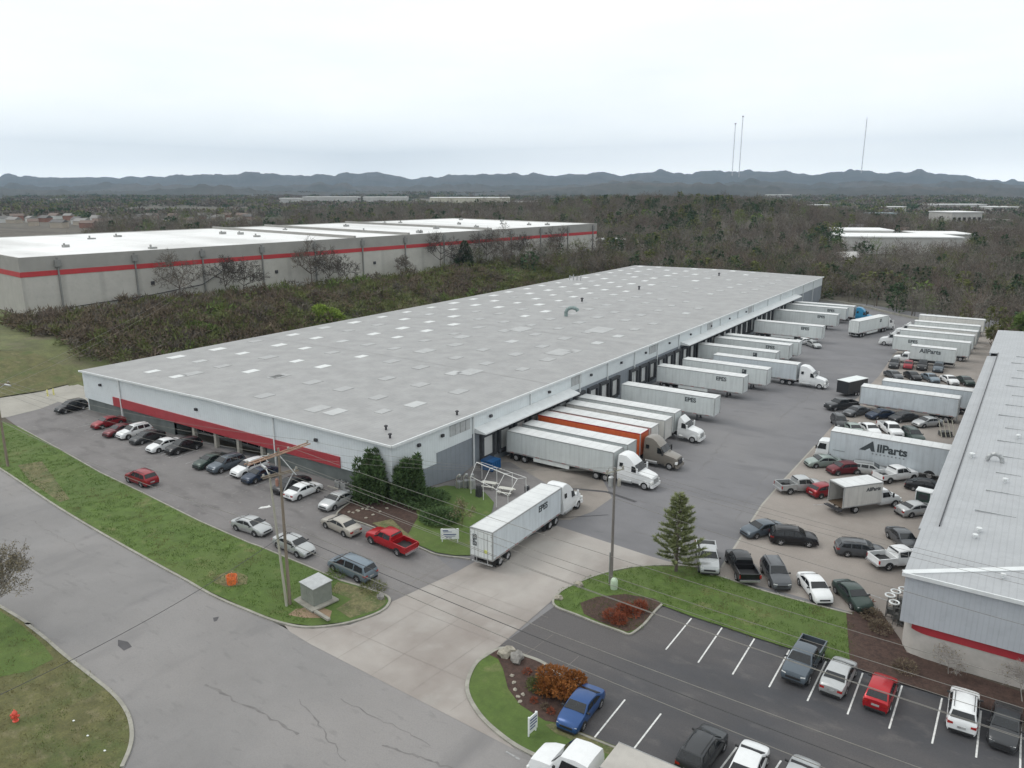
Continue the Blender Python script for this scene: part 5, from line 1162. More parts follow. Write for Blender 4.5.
# local +y side: text reads along local -x
MB().prism([(10.7, 1.27, 2.45), (8.75, 1.27, 2.45), (9.1, 1.27, 3.85)], (0, .015, 0)).build('emblem', ink, E)
MB().prism([(9.95, 1.286, 2.44), (9.2, 1.286, 2.44), (9.4, 1.286, 2.85)], (0, .01, 0)).build('emblem_notch', skins['cool'], E)
put_text(E, 'llParts', 1.45, 6.75, 2.95, 1.27, .055)
o_ = put_text(E, 'S E R V I C E', .34, 6.9, 1.88, 1.27, .0, mat('grey_ink', (.22, .24, .25), .6)) if 0 else None
mb = MB()
for k in range(9): mb.box(5.2 + k * .46, 5.4 + k * .46, 1.265, 1.28, 2.05, 2.25)
mb.build('small_marking', mat('grey_ink', (.26, .28, .29), .6), E)
MB().box(12.4, 13.9, 1.265, 1.28, 1.7, 1.82).build('small_marking', MATS['grey_ink'], E)
# short lettered box truck in the far yard
E = box_truck(8.3, 3.9, 1.2, 'conv', 'white', 'box_truck'); E.location = (46.2, 118.2, .03); E.rotation_euler = (0, 0, R(180)); tag(E, 'short white box truck with dark lettering, nose to the court, far yard', 'truck')
put_text(E, 'AllParts', 1.25, 4.6, 3.05, 1.27, .03)
# open rear box truck
E = box_truck(5.3, 3.45, .95, 'conv', 'warm', 'box_truck', True); p0 = G(828.5, 513); p1 = G(883, 505); hd = math.atan2((p1 - p0).y, (p1 - p0).x)
p = G(833, 517); E.location = (p.x - .2, p.y + 1.6, .03); E.rotation_euler = (0, 0, hd); tag(E, 'white box truck with its rear shutter open and empty load bay', 'truck')
o = link('lettering', text_mesh('AllParts', .62, ink, .015), E, loc=(4.0, -1.27, 2.75)); o.rotation_euler = (R(90), 0, 0)
# truck at the bottom edge
c = G(618.7, 742.5, 3.6)
E = box_truck(6.5, 3.6, .95, 'big', 'warm', 'box_truck'); [setattr(q_.material_slots[0], 'material', mat('dull_beige_roof', (.37, .35, .32), .6, 0, .08, 1)) for q_ in E.children if q_.name.startswith('box_roof')]; E.location = (c.x + 6.5, c.y - 1.25, .05); E.rotation_euler = (0, 0, R(180)); tag(E, 'white box truck cut by the bottom edge, only its cab and beige roof showing', 'truck')
# black enclosed trailer
E = empty('cargo_trailer', (0, 0, 0)); 
MB().box(0, 5.6, -1.15, 1.15, .55, 2.75).build('body', skins['dark'], E); MB().box(-.03, 5.65, -1.18, 1.18, 2.75, 2.83).build('roof', tw, E)
MB().prism([(5.6, -1.15, .55), (6.1, 0, .55), (5.6, 1.15, .55)], (0, 0, 2.15)).build('nose', skins['dark'], E)
MB().tube((6.0, 0, .5), (7.2, 0, .5), .06).tube((5.5, -.9, .5), (7.0, 0, .5), .05).tube((5.5, .9, .5), (7.0, 0, .5), .05).build('drawbar', M['darksteel'], E)
for s in (-1, 1):
    for x in (2.2, 3.0): wheel(E, x, s * 1.2, .34, .2)
    MB().prism([(1.75, s * 1.16, .55), (3.45, s * 1.16, .55), (3.25, s * 1.16, .82), (1.95, s * 1.16, .82)], (0, s * .16, 0)).build('fender', M['darksteel'], E)
p = G(840, 398); q = G(866, 392); E.location = (p.x, p.y + 1.3, .03); E.rotation_euler = (0, 0, math.atan2((q - p).y, (q - p).x)); tag(E, 'black enclosed trailer with white roof at the court edge', 'trailer')

# ================================================================ POLES AND WIRES
def pole(name, px, py, topz, r, m_, label, lean=(0, 0), pxyz=None):
    p = G(px, py); E = empty(name, (p.x, p.y, p.z), 0, label, 'utility pole')
    H = topz - p.z; MB().tube((0, 0, -.3), (lean[0], lean[1], H), r, r * .62, 12).build('shaft', m_, E, 50); return E, H
EA, HA = pole('utility_pole', 290, 605, 14.9, .155, M['wood'], 'tall brown power pole with orange double crossarms at the lawn corner', (-.2, .2))
def xarm(E, z, half, axis=(0, 1), m_=M['wood'], off=(-.2, .2), double=True, ins=3, sg=1):
    d = Vector((*axis, 0)).normalized(); q = Vector((-d.y, d.x, 0)); mb = MB(); c = Vector((off[0], off[1], z))
    for s in ((-1, 1) if double else (0,)):
        a = c - d * half + q * s * .2; b = c + d * half + q * s * .2
        mb.prism([a + Vector((0, 0, -.05)) - q * .04, a + Vector((0, 0, -.05)) + q * .04, a + Vector((0, 0, .05)) + q * .04, a + Vector((0, 0, .05)) - q * .04], b - a)
    o = mb.build('crossarm', m_, E)
    pts = []
    for k in range(ins):
        f = -half + .15 + (2 * half - .3) * k / max(1, ins - 1); p = c + d * f
        MB().lathe(p + Vector((0, 0, .07)), [(.05, 0), (.12, .06), (.05, .1), (.12, .16), (.04, .26)], 8).build('insulator', M['pad'], o)
        pts.append(p + Vector((0, 0, .32)))
    return [E.matrix_basis @ p for p in pts]
for o in (EA,): pass
bpy.context.view_layer.update()
armA1 = xarm(EA, HA - .5, 3.3, (0, 1), M['orangewood'], ins=4)
armA2 = xarm(EA, HA - 2.3, 1.6, (.3, 1), M['wood'], ins=3)
MB().lathe((-.45, .0, HA - 3.4), [(.12, 0), (.14, .1), (.14, .6), (.06, .7)], 10).build('cut_out', mat('orange_guard', (.32, .17, .13), .6), EA)
MB().tube((-.2, .2, HA - .6), (1.0, .9, HA - 2.4), .05).tube((-.2, .2, HA - .6), (-1.2, -.9, HA - .6), .04).build('arm_brace', M['steel'], EA)
MB().tube((.0, .15, HA - 4), (.1, 1.6, HA - 2.2), .05, .05, 8).build('conduit_bracket', M['steel'], EA)
EB, HB = pole('service_pole', 287, 607, 12.6, .13, M['palewood'], 'pale leaning pole standing beside the tall brown power pole', (-1.2, .2))
MB().tube((-1.2, .2, HB - .3), (-2.5, .9, HB - .1), .05).tube((-2.5, .9, HB - .1), (-3.4, 1.2, HB - .05), .14, .10).build('lamp_arm', M['steel'], EB)
EL, HL = pole('utility_pole', 8, 467, 12.4, .17, M['wood'], 'power pole standing in the lawn at the far left edge', (0, .1))
xarm(EL, HL - .4, 1.6, (.2, 1), M['wood'], (0, .1), ins=3)
# the rest of it reaches above: a street lamp arm
MB().tube((0, .1, HL - 1.0), (1.5, .6, HL - .2), .05).tube((1.5, .6, HL - .2), (2.6, .8, HL - .2), .13, .09).build('lamp_arm', M['steel'], EL)
ER, HR = pole('utility_pole', 611, 586, 11.6, .155, mat('grey_pole_wood', (.17, .155, .14), .85, 0, .2, 2, .3, 20, stretch=(1, 1, .12)), 'grey power pole with a transformer head on the lawn island', (-.15, .3))
MB().lathe((-.5, .3, HR - 1.9), [(.2, 0), (.26, .06), (.26, .9), (.15, 1.0)], 12).build('transformer', M['steel'], ER)
MB().lathe((.3, .3, HR - 1.7), [(.12, 0), (.16, .05), (.16, .6), (.05, .8)], 10).build('cut_out', M['pad'], ER)
armR = xarm(ER, HR - .35, 1.1, (.4, 1), M['palewood'], (-.15, .3), double=False, ins=3)
MB().path([(-.15, .3, HR - 2.1), (-.9, .1, HR - 1.4), (-.8, .4, HR - .2), (-.1, .5, HR - .1)], .03).build('jumper_cable', M['wire'], ER)
MB().box(-.25, -.18, -.05, .05, .3, 3.4).build('riser_pipe', M['steel'], ER)
def wirerun(a, b, sag, r, m_, label, group='overhead wires'):
    a = Vector(a); b = Vector(b); pts = []
    for k in range(29):
        t = k / 28; p = a.lerp(b, t); p.z -= sag * 4 * t * (1 - t); pts.append(p)
    o = MB().path(pts, r * .85, 4).build('overhead_wire', m_); return tag(o, label, 'wire', group)
pA = Vector((EA.location.x, EA.location.y, 0))
heads = ['outermost', 'second', 'third', 'innermost']
wl = 'one of the high wires running right from the crossarms of the brown pole'
for k, p in enumerate(armA1[:3]):
    wirerun(p, (p.x + 75, p.y - 1 + k * .5, 13.2), 1.0, .018, M['wire'], wl, 'high wires to the right')
for k, p in enumerate(armA2[1:]):
    wirerun(p, (p.x + 75, p.y, 10.8), 1.2, .018, M['wire'], 'wire running right from the lower arm of the brown pole', 'middle wires to the right')
for k, z in enumerate((6.9, 6.2, 5.3)):
    wirerun((pA.x - .1, pA.y + .1, 1.2 + z), (pA.x + 75, pA.y - .6 * k, 1.0 + z - .4), .9, .03, M['wire'] if k != 1 else M['darkwire'], 'thick cable low on the brown pole running right over the driveway', 'low cables over the driveway')
for k, p in enumerate(armA1):
    wirerun(p, (EL.location.x, EL.location.y + .1 - 1.2 + k * .8, EL.location.z + HL - .1), .9, .016, M['wire'], 'one of the thin wires between the brown pole and the far left pole', 'wires over the lawn')
wirerun((pA.x, pA.y, 7.6), (EL.location.x, EL.location.y, 7.4), .9, .028, M['wire'], 'thick cable between the brown pole and the far left pole')
wirerun((pA.x, pA.y, 7.2), tuple(G(-60, 722, 8.0)), .8, .024, M['darkwire'], 'dark cable crossing the road from the brown pole')
for k in range(3): wirerun((armR[k].x, armR[k].y, armR[k].z), (armA1[3 - k].x, armA1[3 - k].y, armA1[3 - k].z), .9, .014, M['wire'], 'one of the thin wires between the brown pole and the grey island pole', 'wires over the driveway')
for k in range(3): wirerun((armR[k].x, armR[k].y, armR[k].z), (armR[k].x + 60, armR[k].y - 4, 12.5), 1.2, .014, M['wire'], 'one of the thin wires running right from the grey island pole', 'wires over the stalls')
wirerun((ER.location.x, ER.location.y, 8.8), (ER.location.x + 60, ER.location.y - 3, 8.6), 1.2, .022, M['wire'], 'thick cable running right from the grey island pole')
for k in range(2): wirerun((EL.location.x, EL.location.y, EL.location.z + HL - .3 - k), (-95, 40, 15.5 - k), .8, .016, M['wire'], 'wire running back from the far left pole over the grass bank', 'wires over the grass bank')

# ================================================================ SMALL THINGS
# utility cabinet on slab
p = G(317, 601); E = empty('utility_cabinet', p, R(-8), 'grey metal utility cabinet with pale lid on a slab by the poles', 'cabinet')
cab_m = mat('cabinet_grey_green', (.20, .215, .19), .6, .1, .1, 2)
MB().box(-1.5, 1.5, -1.5, 1.3, .08, .22).build('slab', M['kerb'], E)
MB().box(-1.0, 1.0, -.95, .95, .22, 1.85).build('body', cab_m, E, bevel=.02); MB().prism([(-1.08, -1.03, 1.85), (1.08, -1.03, 1.85), (1.08, 1.03, 1.97), (-1.08, 1.03, 1.97)], (0, 0, .07)).build('lid', M['steel'], E)
for s in (-1, 1): MB().box((-.97 if s < 0 else .02), (-.02 if s < 0 else .97), -.975, -.95, .3, 1.78).build('door', mat('cabinet_door', (.23, .245, .22), .55, .1, .1, 2), E)
MB().box(1.6, 3.6, -1.4, -1.1, .06, .24).build('slab_edge', M['kerb'], E)
# orange survey cover
p = G(232, 584); E = empty('orange_marker', p, 0, 'bright orange plastic safety fencing bundled round a hole in the lawn', 'safety fence')
om = mat('orange_mesh', (.80, .20, .05), .6, 0, .2, 8); rr = random.Random(4)
mb = MB()
for i in range(10):
    a = i * 36; a2 = (i + 1) * 36; r1 = .75; q0 = Vector((r1 * math.cos(R(a)), r1 * math.sin(R(a)), .08)); q1 = Vector((r1 * math.cos(R(a2)), r1 * math.sin(R(a2)), .08))
    for k in range(7): z = .05 + k * .17; mb.tube(q0 + Vector((0, 0, z)), q1 + Vector((rr.uniform(-.06, .06), 0, z)), .035, .035, 4)
    for k in range(4): qq = q0.lerp(q1, k / 4); mb.tube(qq, qq + Vector((rr.uniform(-.1, .1), rr.uniform(-.1, .1), 1.15)), .03, .03, 4)
mb.build('netting', om, E)
for a in (20, 140, 260): MB().tube((.8 * math.cos(R(a)), .8 * math.sin(R(a)), 0), (.8 * math.cos(R(a)), .8 * math.sin(R(a)), 1.35), .03).build('stake', M['steel'], E)
E.scale = (.62, .62, .72)
# hydrant
p = G(16, 722); E = empty('fire_hydrant', p, R(30), 'red fire hydrant on the dry lawn at bottom left', 'hydrant'); hm_ = mat('hydrant_red', (.62, .08, .05), .5, 0, .1, 5)
MB().lathe((0, 0, .08), [(.2, 0), (.2, .06), (.14, .08), (.14, .55), (.18, .56), (.18, .62), (.13, .74), (.04, .82), (.04, .88)], 14).build('barrel', hm_, E, 40)
for s, d in ((1, (1, 0)), (-1, (-1, 0)), (1, (0, -1))): MB().tube((0, 0, .52), (d[0] * .26, d[1] * .26, .52), .075, .075, 10).tube((d[0] * .26, d[1] * .26, .52), (d[0] * .3, d[1] * .3, .52), .095, .095, 8).build('outlet', hm_, E)
for i, (px, py) in enumerate(((74, 722), (88, 737), (105, 752))):
    p = G(px, py); mb = MB(); mb.box(-.07, .08, -.05, .05, .1, .13).box(-.02, .06, -.08, -.02, .11, .15); tag(mb.build('litter', M['white'], loc=p), ['white scrap of litter nearest the hydrant on the dry lawn', 'white scrap of litter, middle of three on the dry lawn', 'white scrap of litter nearest the corner kerb'][i], 'litter', 'litter on the dry lawn')
# signs
def board(px, py, wd, hh, z0, rz, lab, rows, cat='sign'):
    p = G(px, py); E = empty('site_sign', p, R(rz), lab, cat)
    MB().box(-wd / 2, wd / 2, -.03, .03, z0, z0 + hh).build('panel', M['white'], E)
    for s in (-1, 1): MB().box(s * wd * .42 - .05, s * wd * .42 + .05, .03, .11, 0, z0 + hh).build('post', M['white'], E)
    im = mat('blue_ink', (.07, .09, .20), .6)
    for k, (u0, u1, zc, t_) in enumerate(rows): MB().box(wd * (u0 - .5), wd * (u1 - .5), -.045, -.031, z0 + hh * zc, z0 + hh * (zc + t_)).build('text_line', im, E)
board(450, 543, 1.9, 1.15, .45, 36, 'white board sign on two posts in the grass beside the driveway', [(.12, .42, .78, .10), (.15, .62, .68, .05), (.15, .85, .42, .09), (.2, .8, .27, .06), (.28, .6, .12, .05)])
board(533, 735, .95, 1.25, .35, 86, 'small white sign with dark lines on the island beside the blue car', [(.1, .9, .76, .08), (.1, .9, .58, .08), (.1, .9, .40, .08), (.1, .7, .22, .08)])
# picnic tables and frame
def picnic(px, py, rz, lab):
    p = G(px, py); E = empty('picnic_table', p, R(rz), lab, 'picnic table', 'picnic tables on the patio'); pw = mat('pale_plank', (.56, .55, .50), .7, 0, .1, 4)
    mb = MB()
    for k in range(5): mb.box(-.95, .95, -.38 + k * .155, -.24 + k * .155, .73, .77)
    mb.build('tabletop', pw, E)
    for s in (-1, 1): MB().box(-.95, .95, s * .72 - .13, s * .72 + .13, .43, .47).build('bench', pw, E)
    for x in (-.65, .65):
        for s in (-1, 1): MB().tube((x, s * .2, .73), (x, s * .62, 0.02), .04).build('leg', pw, E)
        MB().box(x - .03, x + .03, -.8, .8, .36, .43).build('crossbar', pw, E)
picnic(489, 488, 12, 'pale picnic table on the patio nearer the warehouse wall'); picnic(506, 494, 12, 'pale picnic table on the patio nearer the driveway truck')
fm = mat('white_frame', (.66, .66, .64), .5, 0, .05, 2)
E = empty('shelter_frame', (0, 0, 0), 0, 'bare white metal frame of a shelter over the picnic tables', 'shelter frame')
fp = [(470, 497), (478, 478), (527, 497), (508, 512)]
g0, g1, g2, g3 = [G(*q) for q in ((471, 494), (482, 479), (526, 495), (508, 514))]
def lp(a, b, t): return a + (b - a) * t
Hf = 2.25
posts = [lp(g0, g3, t) for t in (0, .35, .7, 1)] + [lp(g1, g2, t) for t in (0, .35, .7, 1)]
for q in posts: MB().tube((q.x, q.y, q.z), (q.x, q.y, q.z + Hf if posts.index(q) < 4 else q.z + Hf + .0), .04).build('post', fm, E)
up = Vector((0, 0, Hf))
MB().tube(g0 + up, g3 + up, .032).tube(g1 + up, g2 + up, .032).build('beam', fm, E)
for k in range(4):
    a = posts[k] + up; b = posts[k + 4] + up; c = (a + b) / 2 + Vector((0, 0, .9)); MB().tube(a, c, .028).tube(b, c, .028).build('rafter', fm, E)
MB().tube((posts[0] + posts[4]) / 2 + up + Vector((0, 0, .9)), (posts[3] + posts[7]) / 2 + up + Vector((0, 0, .9)), .055).build('ridge_bar', fm, E)
# vending box / grill on the patio
p = G(479, 497); E = empty('charcoal_grill', p, 0, 'tall dark grill with lid at the patio edge', 'grill'); MB().box(-.3, .3, -.3, .3, .05, 1.0).build('cabinet', M['darksteel'], E); MB().lathe((0, 0, 1.0), [(.34, 0), (.36, .2), (.3, .5), (.1, .62)], 12).build('lid', M['darksteel'], E)
p = G(527, 494); E = empty('waste_bin', p, 0, 'dark round waste bin beside the last shelter post', 'bin'); MB().lathe((0, 0, 0), [(.28, 0), (.32, .85), (.34, .87), (.3, 1.0), (.1, 1.08)], 14).build('drum', M['darksteel'], E); MB().lathe((0, 0, 1.08), [(.1, 0), (.1, .05), (.02, .1)], 8).build('lid_knob', M['steel'], E)
# blue compactor
bm_ = mat('blue_dumpster', (.010, .095, .26), .5, .1, .12, 2); E = empty('blue_dumpster', (1.9, 17.6, .03), 0, 'blue dumpster at the first dock beside the patio', 'dumpster')
MB().prism([(-1.1, -1.4, .15), (-1.1, 1.4, .15), (-1.1, 1.4, 1.7), (-1.1, -1.4, 1.7)], (2.4, 0, 0)).build('body', bm_, E)
for y in (-1.0, -.35, .35, 1.0): MB().box(1.3, 1.4, y - .05, y + .05, .2, 1.65).build('rib', bm_, E)
MB().prism([(-1.1, -1.4, 1.72), (1.35, -1.4, 1.55), (1.35, -1.4, 1.61), (-1.1, -1.4, 1.78)], (0, 2.8, 0)).build('lid', mat('blue_lid', (.012, .06, .16), .5), E)
for y in (-1.0, 1.0): MB().box(-.9, 1.2, y - .1, y + .1, 0, .15).build('skid', M['darksteel'], E)
E.scale = (.75, .72, .8); E.location = (1.6, 17.0, .03)
# gas meters and condensers against the wall
for i, (px, py) in enumerate(((459, 488), (466, 488), (472, 489))):
    p = G(px, py); x_ = .9 + .0 * i; E = empty('meter_set', (max(.7, p.x), p.y, p.z), 0, ['grey meter pipes on the dock wall, left of three', 'grey meter pipes on the dock wall, middle of three', 'grey meter pipes on the dock wall beside the downspout'][i], 'utility meter', 'meters on the dock wall')
    MB().box(-.3, .3, -.35, .35, 0, .9 + .15 * i).build('housing', M['steel'], E, bevel=.03); MB().path([(0, -.45, 0), (0, -.45, 1.6), (0, .1, 1.8), (0, .45, 1.5), (0, .45, 0)], .06).build('pipe', M['pad'], E)
    MB().lathe((0, .1, 1.35 + .1 * i), [(.1, 0), (.2, .1), (.2, .35), (.08, .42)], 12).build('regulator', M['steel'], E)
# yellow bollards by the path
for i, (px, py) in enumerate(((48, 397), (54, 396))):
    p = G(px, py); tag(MB().lathe((0, 0, 0), [(.22, 0), (.22, .2), (.13, .22), (.13, 1.2), (.08, 1.3), (.02, 1.33)], 12).build('bollard', mat('yellow_paint', (.60, .56, .22), .6), smooth_ang=40, loc=p), ['yellow bollard beside the grass bank, left one', 'yellow bollard beside the grass bank, right one'][i], 'bollard', 'yellow bollards')
# hvac pair on front wall ground
for i, (px, py) in enumerate(((339, 487), (345, 489))):
    p = G(px, py); E = empty('air_conditioner', (p.x, min(p.y, -.6), p.z), 0, ['pale air conditioner on the front wall, left of the pair', 'pale air conditioner on the front wall, next to the evergreen'][i], 'air conditioner', 'air conditioners at the front wall')
    MB().box(-.4, .4, -.35, .35, .05, .85).build('housing', M['steel'], E, bevel=.02); MB().lathe((0, 0, .85), [(.3, 0), (.3, .04), (.05, .06)], 14).build('fan_grille', M['darksteel'], E)
# bollards in front of stalls / wheel stops
for k, px in enumerate((294, 318, 333)): 
    p = G(px + 6, 487 + k * 5); 
    tag(MB().prism([(-.9, -.08, 0), (-.9, .08, 0), (-.9, .05, .13), (-.9, -.05, .13)], (1.8, 0, 0)).build('wheel_stop', M['pad'], loc=(p.x, -1.4, 1.23)), ['concrete wheel stop in front of the black sedan', 'concrete wheel stop in front of the white sedan', 'concrete wheel stop by the front wall near the evergreens'][k], 'wheel stop', 'wheel stops')
# rocks and boulders
def rock(px, py, s, m_, lab, flat=.7, seed=0, group='rocks'):
    p = G(px, py); bm = bmesh.new(); bmesh.ops.create_icosphere(bm, subdivisions=2, radius=1)
    for v in bm.verts:
        f = 1 + .55 * noise.noise(v.co * 1.6 + Vector((seed, seed, 0))); v.co = Vector((v.co.x * f * s, v.co.y * f * s * .75, v.co.z * f * s * flat))
    me = bpy.data.meshes.new('boulder'); bm.to_mesh(me); bm.free(); me.materials.append(m_); o = link('boulder', me, loc=(p.x, p.y, p.z + .1 + s * flat * .45)); o.rotation_euler = (0, 0, seed); return tag(o, lab, 'boulder', group)
rm = mat('pale_rock', (.30, .275, .225), .85, 0, .2, 3, .4, 8); rg = mat('grey_rock', (.20, .19, .175), .85, 0, .2, 3, .4, 8)
rock(507, 656, .75, rm, 'long pale boulder at the tip of the lower island', .6, 1); rock(517, 661, .7, rg, 'grey boulder next to the long pale one on the lower island', .7, 2)
rock(579, 587, .42, rm, 'pale boulder on the upper island kerb nearer the pole', .8, 3); rock(559, 600, .38, rm, 'pale boulder at the left tip of the upper island', .7, 4); rock(712, 575, .33, rm, 'pale stone in front of the silver pickup', .6, 5); rock(381, 599, .45, rg, 'grey boulder in the weeds at the front lot corner', .7, 6)
for i, (px, py) in enumerate(((512, 677), (514, 684), (515, 691), (518, 698), (520, 703), (523, 696))): rock(px, py, .19, rm, 'small flat pale stone in the mulch of the lower island', .4, i + 10, 'stepping stones in the lower island')
for i in range(12): 
    t_ = i / 11; rock(349 + 35 * t_ + (i % 3), 513 + 1.5 * (i % 2) - 9 * t_ if i < 8 else 365 + i * 1.2, .2, rm, 'small pale stone edging the mulch bed by the warehouse', .4, i + 30, 'stones edging the mulch bed') if i < 8 else rock(366 + (i - 8) * 7, 519 - (i - 8) * 3.2, .2, rm, 'small pale stone edging the mulch bed by the warehouse', .4, i + 30, 'stones edging the mulch bed')
p = G(614, 586); tag(MB().lathe((0, 0, 0), [(.3, 0), (.34, .2), (.34, .9), (.22, 1.15), (.05, 1.2)], 14).build('pedestal_cabinet', mat('pale_green_plastic', (.40, .50, .36), .6), smooth_ang=50, loc=(p.x + .3, p.y - .6, p.z)), 'pale green rounded utility pedestal at the foot of the grey pole', 'utility pedestal')
# green cabinet with white top
p = G(923, 505); E = empty('green_cabinet', p, R(-5), 'dark green cabinet with a white top standing in the yard', 'cabinet'); MB().box(-.75, .75, -.6, .6, .05, 1.8).build('body', mat('dark_green_paint', (.03, .06, .05), .6), E, bevel=.02)
MB().box(-.85, .85, -.7, .7, 1.8, 1.92).build('top', M['white'], E)
for s in (-1, 1): MB().box(s * .78 - .05, s * .78 + .05, -.68, -.58, .0, 1.8).build('corner_post', M['white'], E)
MB().box(-.5, .5, -.63, -.6, .9, 1.5).build('front_panel', M['darksteel'], E)
# junk heap at the corner of the grey building
E = empty('scrap_heap', G(893, 622), 0, 'heap of metal racks and white round frames against the grey building corner', 'scrap heap'); rr = random.Random(9); dm = mat('dirty_steel', (.10, .10, .095), .7, .3, .3, 3)
for k in range(7):
    x = rr.uniform(-.9, .6); y = rr.uniform(-.6, 2.6); z = rr.uniform(.1, .3)
    mb = MB()
    for (dx, dy) in ((0, 0), (.7, 0), (.7, .7), (0, .7)): mb.tube((x + dx, y + dy, 0), (x + dx, y + dy, 1.7), .03, .03, 5)
    for zz in (.3, 1.0, 1.65):
        mb.tube((x, y, zz), (x + .7, y, zz), .03, .03, 5).tube((x + .7, y, zz), (x + .7, y + .7, zz), .03, .03, 5).tube((x + .7, y + .7, zz), (x, y + .7, zz), .03, .03, 5).tube((x, y + .7, zz), (x, y, zz), .03, .03, 5)
    mb.box(x + .05, x + .6, y + .05, y + .6, .5, .95); mb.build('rack', dm, E)
for k, (x, y) in enumerate(((-.3, 2.2), (-.6, 1.2), (-.1, .1), (.2, 3.0))):
    mb = MB(); n = 14
    for i in range(n): a = 2 * math.pi * i / n; b = 2 * math.pi * (i + 1) / n; mb.tube((x + .38 * math.cos(a), y + .38 * math.sin(a), 1.8), (x + .38 * math.cos(b), y + .38 * math.sin(b), 1.8), .07, .07, 6)
    mb.build('round_frame', M['white'], E)
# planks and pallets in the yard
E = empty('timber_stack', G(945, 436), R(40), 'dark stack of timber and racks against the building in the yard', 'timber stack'); rr = random.Random(2)
for k in range(3): MB().box(-.8, .8, -.6 + k * .1, .6, .12 + k * .22, .28 + k * .22).build('pallet', dm, E)
for k in range(4): MB().tube((-1.2 + k * .7, -1.0, .1), (-.9 + k * .7, .6, 2.3), .06).build('plank', M['palewood'], E)
# ================================================================ VEGETATION
def vmat(name, c, var=.35, sc=.6):
    m = mat(name, c, .9, 0, var, sc, thr=(.3, .7)); b = m.node_tree.nodes['Principled BSDF']; b.inputs['Specular IOR Level'].default_value = .15; return m
V = dict(twig=vmat('bare_twigs', (.125, .107, .088)), twig2=vmat('grey_twigs', (.16, .145, .124)), twig3=vmat('reddish_twigs', (.12, .092, .076)), wallt=vmat('dark_twigs', (.075, .064, .055)), palet=vmat('greyish_twigs', (.16, .145, .125)), olive=vmat('olive_leaves', (.115, .125, .045)), dark=vmat('evergreen_leaves', (.042, .068, .032)),
         cedar=vmat('cedar_leaves', (.075, .12, .048), .4, 1.2), pine=vmat('pine_needles', (.21, .235, .11), .3, 1.5), lime=vmat('fresh_green_leaves', (.19, .26, .05), .3, .8), green=vmat('spring_green_leaves', (.12, .17, .05), .3, .5),
         orange=vmat('orange_leaves', (.24, .095, .028), .4, 2.0), rust=vmat('rusty_twigs', (.22, .065, .035), .3, 2.0), brush=vmat('brush_brown', (.135, .107, .075)), brushg=vmat('brush_green', (.115, .13, .05)), bark=M['bark'], bud=vmat('pale_buds', (.21, .18, .12), .3, 2))

def slivers(n, rng, shape, length, width, outward=.8, up=.3):
    """n thin leaf or twig triangles; shape(rng) gives a point in the crown and its direction"""
    v = np.zeros((n * 3, 3)); 
    for i in range(n):
        p, d = shape(rng); d = Vector(d) * outward + Vector((rng.gauss(0, .35), rng.gauss(0, .35), up + rng.gauss(0, .3))); d.normalize()
        l = length * rng.uniform(.6, 1.4); q = d.orthogonal(); q.rotate(Matrix.Rotation(rng.uniform(0, 6.3), 3, d)); q = q.normalized() * width * rng.uniform(.6, 1.3)
        p = Vector(p); v[i * 3] = p - q; v[i * 3 + 1] = p + q; v[i * 3 + 2] = p + d * l
    f = np.arange(n * 3).reshape(n, 3); return v, f
def tri_tube(a, b, r0, r1):
    a = Vector(a); b = Vector(b); d = (b - a).normalized(); u = d.orthogonal().normalized(); w_ = d.cross(u); vs = []
    for p, r in ((a, r0), (b, r1)):
        for i in range(3): t = 2.094 * i; vs.append(p + (u * math.cos(t) + w_ * math.sin(t)) * r)
    return np.array([list(x) for x in vs]), np.array([(0, 1, 4), (0, 4, 3), (1, 2, 5), (1, 5, 4), (2, 0, 3), (2, 3, 5)])
def cat(parts):
    vs, fs, o = [], [], 0
    for v, f in parts: vs.append(v); fs.append(f + o); o += len(v)
    return np.concatenate(vs), np.concatenate(fs)
def ell(rx, rz, cz, shell=.45, lumps=None):
    def sh(rng):
        while True:
            p = Vector((rng.uniform(-1, 1), rng.uniform(-1, 1), rng.uniform(-1, 1)))
            if shell < p.length < 1: break
        c = Vector((0, 0, 0)); k = 1
        if lumps: c, k = rng.choice(lumps); c = Vector(c)
        return (c.x * rx + p.x * rx * k, c.y * rx + p.y * rx * k, cz + c.z * rz + p.z * rz * k), p.normalized()
    return sh
def mklumps(rng, n): return [((rng.uniform(-.6, .6), rng.uniform(-.6, .6), rng.uniform(-.5, .6)), rng.uniform(.35, .6)) for _ in range(n)]
def proto_bare(seed, n=135, h=9, w=3.6, dense=1):
    rng = random.Random(seed); parts = [tri_tube((0, 0, -.5), (rng.uniform(-.2, .2), 0, h * .55), .16, .08)]
    for k in range(7):
        a = rng.uniform(0, 6.3); z = h * rng.uniform(.2, .5); r = w * rng.uniform(.5, .9); parts.append(tri_tube((0, 0, z), (math.cos(a) * r, math.sin(a) * r, z + h * rng.uniform(.2, .45)), .07, .02))
    parts.append(slivers(int(n * dense), rng, ell(w, h * .42, h * .60, .2, mklumps(rng, 7)), 1.4, .07, .7, .55)); return cat(parts)
def proto_ever(seed, n=110, h=9, w=2.6, cone=True):
    rng = random.Random(seed); parts = [tri_tube((0, 0, -.5), (0, 0, h * .8), .18, .05)]
    def sh(rng):
        z = rng.random() ** .8; a = rng.uniform(0, 6.3); r = w * ((1 - z) * 1.0 + .12 if cone else math.sqrt(max(0, 1 - (2 * z - 1) ** 2))) * rng.uniform(.6, 1)
        return (math.cos(a) * r, math.sin(a) * r, h * (.08 + .9 * z)), (math.cos(a), math.sin(a), .1)
    parts.append(slivers(n, rng, sh, 1.1, .42, .8, .0)); return cat(parts)
